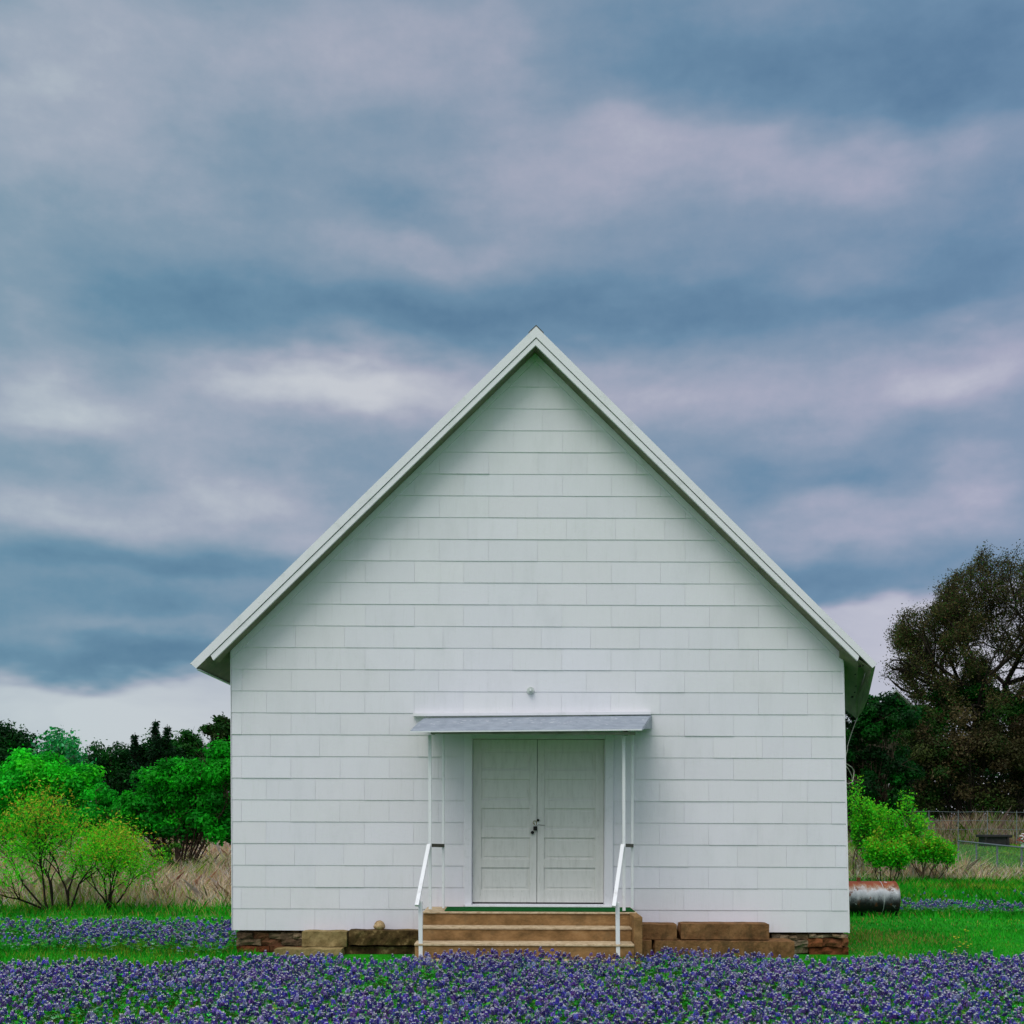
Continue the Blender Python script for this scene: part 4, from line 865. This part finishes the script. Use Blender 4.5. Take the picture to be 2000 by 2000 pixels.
# ------------------------------------------------------------------ bluebonnets
def bluebonnets(name, X, Y, label, seed, hmin=.15, hmax=.26, scl=.88):
    rng = np.random.default_rng(seed); n = len(X); z = ground_z(X, Y); h = rng.uniform(hmin, hmax, n); ln = rng.normal(0, .045, (n, 2))
    base = np.stack([X, Y, z], 1); top = base + np.stack([ln[:, 0], ln[:, 1], h], 1); ax = unit(top - base)
    rl = rng.uniform(.028, .058, n) * scl; rw = rng.uniform(.016, .025, n) * scl
    VV = []; CC = []
    blue = jitcol((.066, .050, .33), n, rng, .45, .12); pur = rng.random(n) < .3; blue[pur] = jitcol((.15, .075, .36), pur.sum(), rng, .25, .1); pale = rng.random(n) < .10; blue[pale] = jitcol((.28, .28, .54), pale.sum(), rng, .2, .08)
    lv = 6
    for i in range(lv):
        t = i / (lv - 1); R = rw * (1.0 - .55 * t ** 1.6); cz = top - ax * (rl * (1 - t))[:, None]
        for k in range(5):
            a = 2 * PI * k / 5 + i * .7 + rng.uniform(0, .5, n); o_ = np.stack([np.cos(a), np.sin(a), np.zeros(n)], 1); tn = np.stack([-np.sin(a), np.cos(a), np.zeros(n)], 1)
            pw = (.0095 * scl * (1.1 - .5 * t)); ph = rl * .17
            p0 = cz + o_ * (R * .15)[:, None]; p1 = cz + o_ * (R * .9)[:, None] + tn * pw - np.array([0, 0, 1]) * (ph * .5)[:, None]
            p2 = cz + o_ * (R * 1.15)[:, None] + np.array([0, 0, 1]) * (ph * .9)[:, None]; p3 = cz + o_ * (R * .9)[:, None] - tn * pw - np.array([0, 0, 1]) * (ph * .5)[:, None]
            VV.append(np.stack([p0, p1, p2, p3], 1)); c = blue * np.exp(rng.normal(0, .22, (n, 1)))
            if i >= lv - 1: 
                wt = rng.random(n) < .8; c = np.where(wt[:, None], jitcol((.72, .76, .74), n, rng, .12, .04), c)
            elif rng.random() < .55:
                sp = rng.random(n) < .13; c = np.where(sp[:, None], jitcol((.62, .58, .72), n, rng, .2, .06), c)
            CC.append(np.repeat(np.clip(c, 0, .8)[:, None], 4, 1))
    # stem
    for s in (0, 1):
        sd = np.array([.0016, 0, 0]) if s else np.array([0, .0016, 0]); e = top - ax * (rl * .9)[:, None]
        VV.append(np.stack([base - sd, base + sd, e + sd, e - sd], 1)); CC.append(np.repeat(jitcol((.03, .14, .015), n, rng)[:, None], 4, 1))
    # palmate leaves
    for L in range(4):
        la = rng.uniform(0, 2 * PI, n); lh = rng.uniform(.25, .72, n); c0 = base + (top - base) * lh[:, None]; rr = rng.uniform(.02, .05, n); lc = c0 + np.stack([np.cos(la) * rr, np.sin(la) * rr, rng.uniform(-.01, .02, n)], 1)
        gc = jitcol((.022, .34, .026), n, rng, .3, .15); gy = rng.random(n) < .2; gc[gy] = jitcol((.13, .38, .03), gy.sum(), rng, .2); gb = rng.random(n) < .30; gc[gb] = jitcol((.20, .38, .24), gb.sum(), rng, .2)
        for f in range(4):
            a = la + (f - 1.5) * 1.0; d_ = np.stack([np.cos(a), np.sin(a), rng.uniform(.1, .6, n)], 1) * .034; tn = np.stack([-np.sin(a), np.cos(a), np.zeros(n)], 1) * .0075
            VV.append(np.stack([lc, lc + d_ * .6 + tn, lc + d_, lc + d_ * .6 - tn], 1)); CC.append(np.repeat(gc[:, None], 4, 1))
    V = np.concatenate([v.reshape(-1, 3) for v in VV]); C = np.concatenate([c.reshape(-1, 3) for c in CC]); Fc = np.arange(len(V), dtype=np.int32).reshape(-1, 4)
    o = npmesh(name, V, Fc, M['petal'], None, C); tag(o, label, 'flowers', kind='stuff')
rng = np.random.default_rng(202); n = 31000; X = rng.uniform(-7.5, 7.5, n); Y = rng.uniform(-8.5, -.2, n)
edge_ = np.where(X < -3.3, -2.75, np.where(X < -1.2, -2.1, np.where(X < 1.6, -1.75, np.where(X < 3.9, -1.2 - .32 * (X - 1.6), -2.1 + .12 * (X - 4)))))
k = (Y < edge_ + .35 * fbm2(X, Y * 0, 1.6, 8)) & ~footprint(X, Y)
dn = .92 + .50 * fbm2(X, Y, 1.3, 17); dn = np.where(X > 2.8, dn - .14 * np.clip((-3.6 - Y), 0, 2), dn); dn = np.where((X > .9) & (Y < -3.5), dn - .10, dn)
k &= rng.random(n) < dn.clip(.18, 1.0); bluebonnets('bluebonnet_flowers', X[k], Y[k], 'dense drift of blue and white bluebonnets across the foreground', 5)
n = 3400; X = rng.uniform(-10.5, -3.4, n); Y = rng.uniform(-.6, 2.5, n); k = (rng.random(n) < (.62 + 1.1 * fbm2(X, Y, 1.4, 27) - .5 * np.clip((.0 - Y) / .6, 0, 1)).clip(.04, 1)) & ~footprint(X, Y); bluebonnets('bluebonnet_flowers', X[k], Y[k], 'blue band of bluebonnets on the lawn left of the chapel', 6, .12, .24)
n = 2200; X = rng.uniform(4.5, 13.5, n); Y = rng.uniform(5.4, 7.6, n); k = (Y < 6.9 + .5 * fbm2(X, Y * 0, 1.5, 2)) & (Y > 5.8) & (rng.random(n) < .85) & ~footprint(X, Y); k |= (rng.random(n) < .04) & ~footprint(X, Y); Xb = np.concatenate([X[k], rng.uniform(8, 13, 30)]); Yb = np.concatenate([Y[k], rng.uniform(7.5, 10, 30)]); bluebonnets('bluebonnet_flowers', Xb, Yb, 'narrow blue strip of bluebonnets right of the rusty tank', 7, .12, .24)
# leafy weeds mixed into the foreground
rng = np.random.default_rng(303); n = 26000; X = rng.uniform(-7.5, 7.5, n); Y = rng.uniform(-8.5, -1.2, n); k = ~footprint(X, Y) & (Y < np.where(abs(X) > 3.6, -2.4, -1.75)); X, Y = X[k], Y[k]; n = len(X)
pos = np.stack([X, Y, ground_z(X, Y) + rng.uniform(.03, .17, n)], 1); V, Fc = leaf_quads(pos, unit(rng.normal(size=(n, 3)) + np.array([0, 0, 1.0])), rng.uniform(.025, .06, n), .4, rng)
c = jitcol((.02, .36, .016), n, rng, .3, .15); y_ = rng.random(n) < .18; c[y_] = jitcol((.20, .38, .04), y_.sum(), rng, .2)
o = npmesh('ground_cover', V, Fc, M['grass'], None, np.repeat(c, 4, 0)); tag(o, 'low green leaves growing under the foreground bluebonnets', 'ground cover', kind='stuff')
# yellow wildflowers
YFL = [(1862, 1862, 'yellow wildflower standing lowest among the flowers at right'), (1869, 1832, 'yellow wildflower with the tallest stem left of its patch'), (1880, 1842, 'yellow wildflower in the middle of the small right patch'), (1888, 1818, 'single yellow wildflower standing apart on the right lawn'), (1893, 1846, 'yellow wildflower at the right end of the small patch'), (1872, 1850, 'small yellow wildflower under the tallest one')]
for i, (a, b, lab) in enumerate(YFL):
    Yy = -2.15 if b > 1820 else -.5; p_ = P(a, b, Yy); rr = random.Random(i); gz = float(ground_z(p_[0], Yy)); t = thing('yellow_wildflower', (p_[0], Yy, gz), lab, 'wildflower', 'yellow wildflowers on the right lawn')
    ms = MB(); mf = MB()
    for k_ in range(4):
        dx = rr.uniform(-.03, .03); dz = rr.uniform(-.03, .015); tp_ = (p_[0] + dx, Yy + rr.uniform(-.03, .03), p_[2] + dz); ms.tube([(p_[0], Yy, gz - .01), (p_[0] + dx * .4, Yy, (gz + tp_[2]) / 2), tp_], .0016, 4)
        for q in range(5):
            aa = q * 2 * PI / 5; r_ = .013; c_ = Vector(tp_); e1 = c_ + Vector((math.cos(aa) * r_, math.sin(aa) * r_, .005)); s1 = Vector((-math.sin(aa), math.cos(aa), 0)) * .006
            mf.add([c_, c_ + (e1 - c_) * .6 + s1, e1, c_ + (e1 - c_) * .6 - s1, c_ + Vector((0, 0, .006))], [(0, 1, 2, 3), (4, 1, 2), (4, 2, 3)])
    if 'YEL' not in M: M['YEL'] = mat('yellow_petals', speck((.75, .68, .03), (.55, .45, .02), 50, 3, 0), .6); M['STEM'] = mat('green_stem', speck((.06, .2, .03), (.03, .1, .02), 50, 3, 0), .7)
    ms.build('stem', M['STEM'], t); mf.build('blossom', M['YEL'], t)
# ------------------------------------------------------------------ chain link fence, far wire fence, tomb, house
def fence(name, A, B, npost, hz, label, mesh=True, wires=None, rpost=.03):
    A = Vector(A); B = Vector(B); g0 = float(ground_z(A.x, A.y)); root = thing(name, (A.x, A.y, g0), label, 'fence'); L = (B - A).length; u = (B - A).normalized()
    pts = [A.lerp(B, i / (npost - 1)) for i in range(npost)]
    for p_ in pts: g_ = float(ground_z(p_.x, p_.y)); m = MB(); m.tube([(p_.x, p_.y, g_ - .05), (p_.x, p_.y, hz + (0 if mesh else .05))], rpost, 8); m.build('post', M['galv'], root)
    if mesh:
        m = MB(); m.tube([(A.x, A.y, hz), (B.x, B.y, hz)], .024, 8); m.build('top_rail', M['galv'], root)
        m = MB(); cell = .15; z0 = .03; hh = hz - z0; k_ = -hh
        while k_ < L:
            for s in (1, -1):
                a_, b_ = (k_, k_ + hh) if s > 0 else (k_ + hh, k_); za, zb_ = z0, hz
                def cl(a_, za, b_, zb_):
                    if a_ > b_: a_, za, b_, zb_ = b_, zb_, a_, za
                    if a_ < 0: t = -a_ / (b_ - a_); za = za + t * (zb_ - za); a_ = 0
                    if b_ > L: t = (L - a_) / (b_ - a_) if b_ > a_ else 1; zb_ = za + t * (zb_ - za); b_ = L
                    return a_, za, b_, zb_
                a_, za, b_, zb_ = cl(a_, za, b_, zb_)
                if b_ - a_ > .02: m.bar(A + u * a_ + Vector((0, 0, za)), A + u * b_ + Vector((0, 0, zb_)), .0035, .0035)
            k_ += cell
        m.build('wire_mesh', M['galv'], root)
    else:
        for z in wires: m = MB(); m.tube([(p_.x, p_.y, z - (.04 if i % 2 else 0)) for i, p_ in enumerate(pts)], .009, 5); m.build('wire', M['galv'], root)
fa = at(1872, 1600, 43); fb_ = at(2120, 1600, 28.5)
fence('chain_link_fence', (fa[0], fa[1], 0), (fb_[0], fb_[1], 0), 6, .82, 'low grey chain link fence running off the right edge')
fa = at(1700, 1600, 70.5); fb_ = at(2100, 1600, 70.5)
fence('wire_fence', (fa[0], fa[1], 0), (fb_[0], fb_[1], 0), 8, 1.95, 'thin pale wire fence in front of the dark thicket at right', False, (1.95, 1.45, .95), .02)
tp_ = at(1941, 1648, 66); tomb = thing('tomb', (tp_[0], tp_[1], 0), 'dark stone table tomb on the green strip beyond the fence', 'tomb')
gz = float(ground_z(tp_[0], tp_[1]))
m = MB(); m.box(tp_[0] - .68, tp_[0] + .68, tp_[1] - .4, tp_[1] + .4, gz + .12, gz + .62); m.build('chest', M['tomb'], tomb, bevel=.02)
m = MB(); m.box(tp_[0] - .8, tp_[0] + .8, tp_[1] - .5, tp_[1] + .5, gz + .62, gz + .76); m.build('lid', M['tomb'], tomb, bevel=.03)
m = MB(); m.box(tp_[0] - .82, tp_[0] + .82, tp_[1] - .52, tp_[1] + .52, gz - .05, gz + .12); m.build('plinth', M['tomb'], tomb, bevel=.02)
for s in (-1, 1): m = MB(); m.tube([(tp_[0] + s * .6, tp_[1] - .44, gz + .12), (tp_[0] + s * .6, tp_[1] - .44, gz + .62)], [.07, .055], 10); m.build('corner_column', M['tomb'], tomb)
bp = at(1998, 1645, 64); gz = float(ground_z(bp[0], bp[1])); bq = thing('grave_flowers', (bp[0], bp[1], gz), 'small red and white grave flowers right of the dark tomb', 'flowers')
rr = random.Random(3); M['redp'] = mat('red_petals', speck((.42, .05, .03), (.25, .02, .02), 20, 3, 0), .7)
m = MB(); m.tube([(bp[0], bp[1], gz), (bp[0], bp[1], gz + .25), (bp[0], bp[1], gz + .42)], [.12, .10, .17], 12); m.build('vase', M['porcelain'], bq)
for mt_, nn_ in (('redp', 26), ('white', 12)):
    m = MB()
    for _ in range(nn_):
        c_ = Vector((bp[0] + rr.gauss(0, .12), bp[1] + rr.gauss(0, .12), gz + .55 + rr.gauss(0, .12))); m.tube([c_, c_ + Vector((0, 0, .03)), c_ + Vector((0, 0, .05))], [.02, .06, .035], 7)
    m.build('blossom', M[mt_], bq)
# distant house gable over the trees
hx, hy = at(1747, 1590, 98)[0], 98 - D; gz = float(ground_z(hx, hy)); apex = at(1747, 1347, 98)[2]
hs = thing('farm_house', (hx, hy, gz), 'brown farmhouse whose pale edged gable peeks over the trees at right', 'house')
hw = 3.4; ez = apex - hw * .92
m = MB(); m.prism([(hx - hw + .5, gz), (hx + hw - .5, gz), (hx + hw - .5, ez + .2), (hx, apex - .2), (hx - hw + .5, ez + .2)], hy, hy + 9); m.build('wall', M['brownboards'], hs)
for s in (-1, 1):
    m = MB(); m.prism([(hx, apex), (hx + s * hw, ez - .0), (hx + s * hw, ez - .16), (hx, apex - .17)], hy - .4, hy + 9.3); r_ = m.build('roof', M['palemetal'], hs)
m = MB(); m.box(hx - .5, hx + .5, hy - .03, hy, gz + 3.6, gz + 4.9); wv = m.build('window', M['white'], hs); m = MB(); m.box(hx - .42, hx + .42, hy - .04, hy - .031, gz + 3.68, gz + 4.82); m.build('pane', M['dark'], wv)
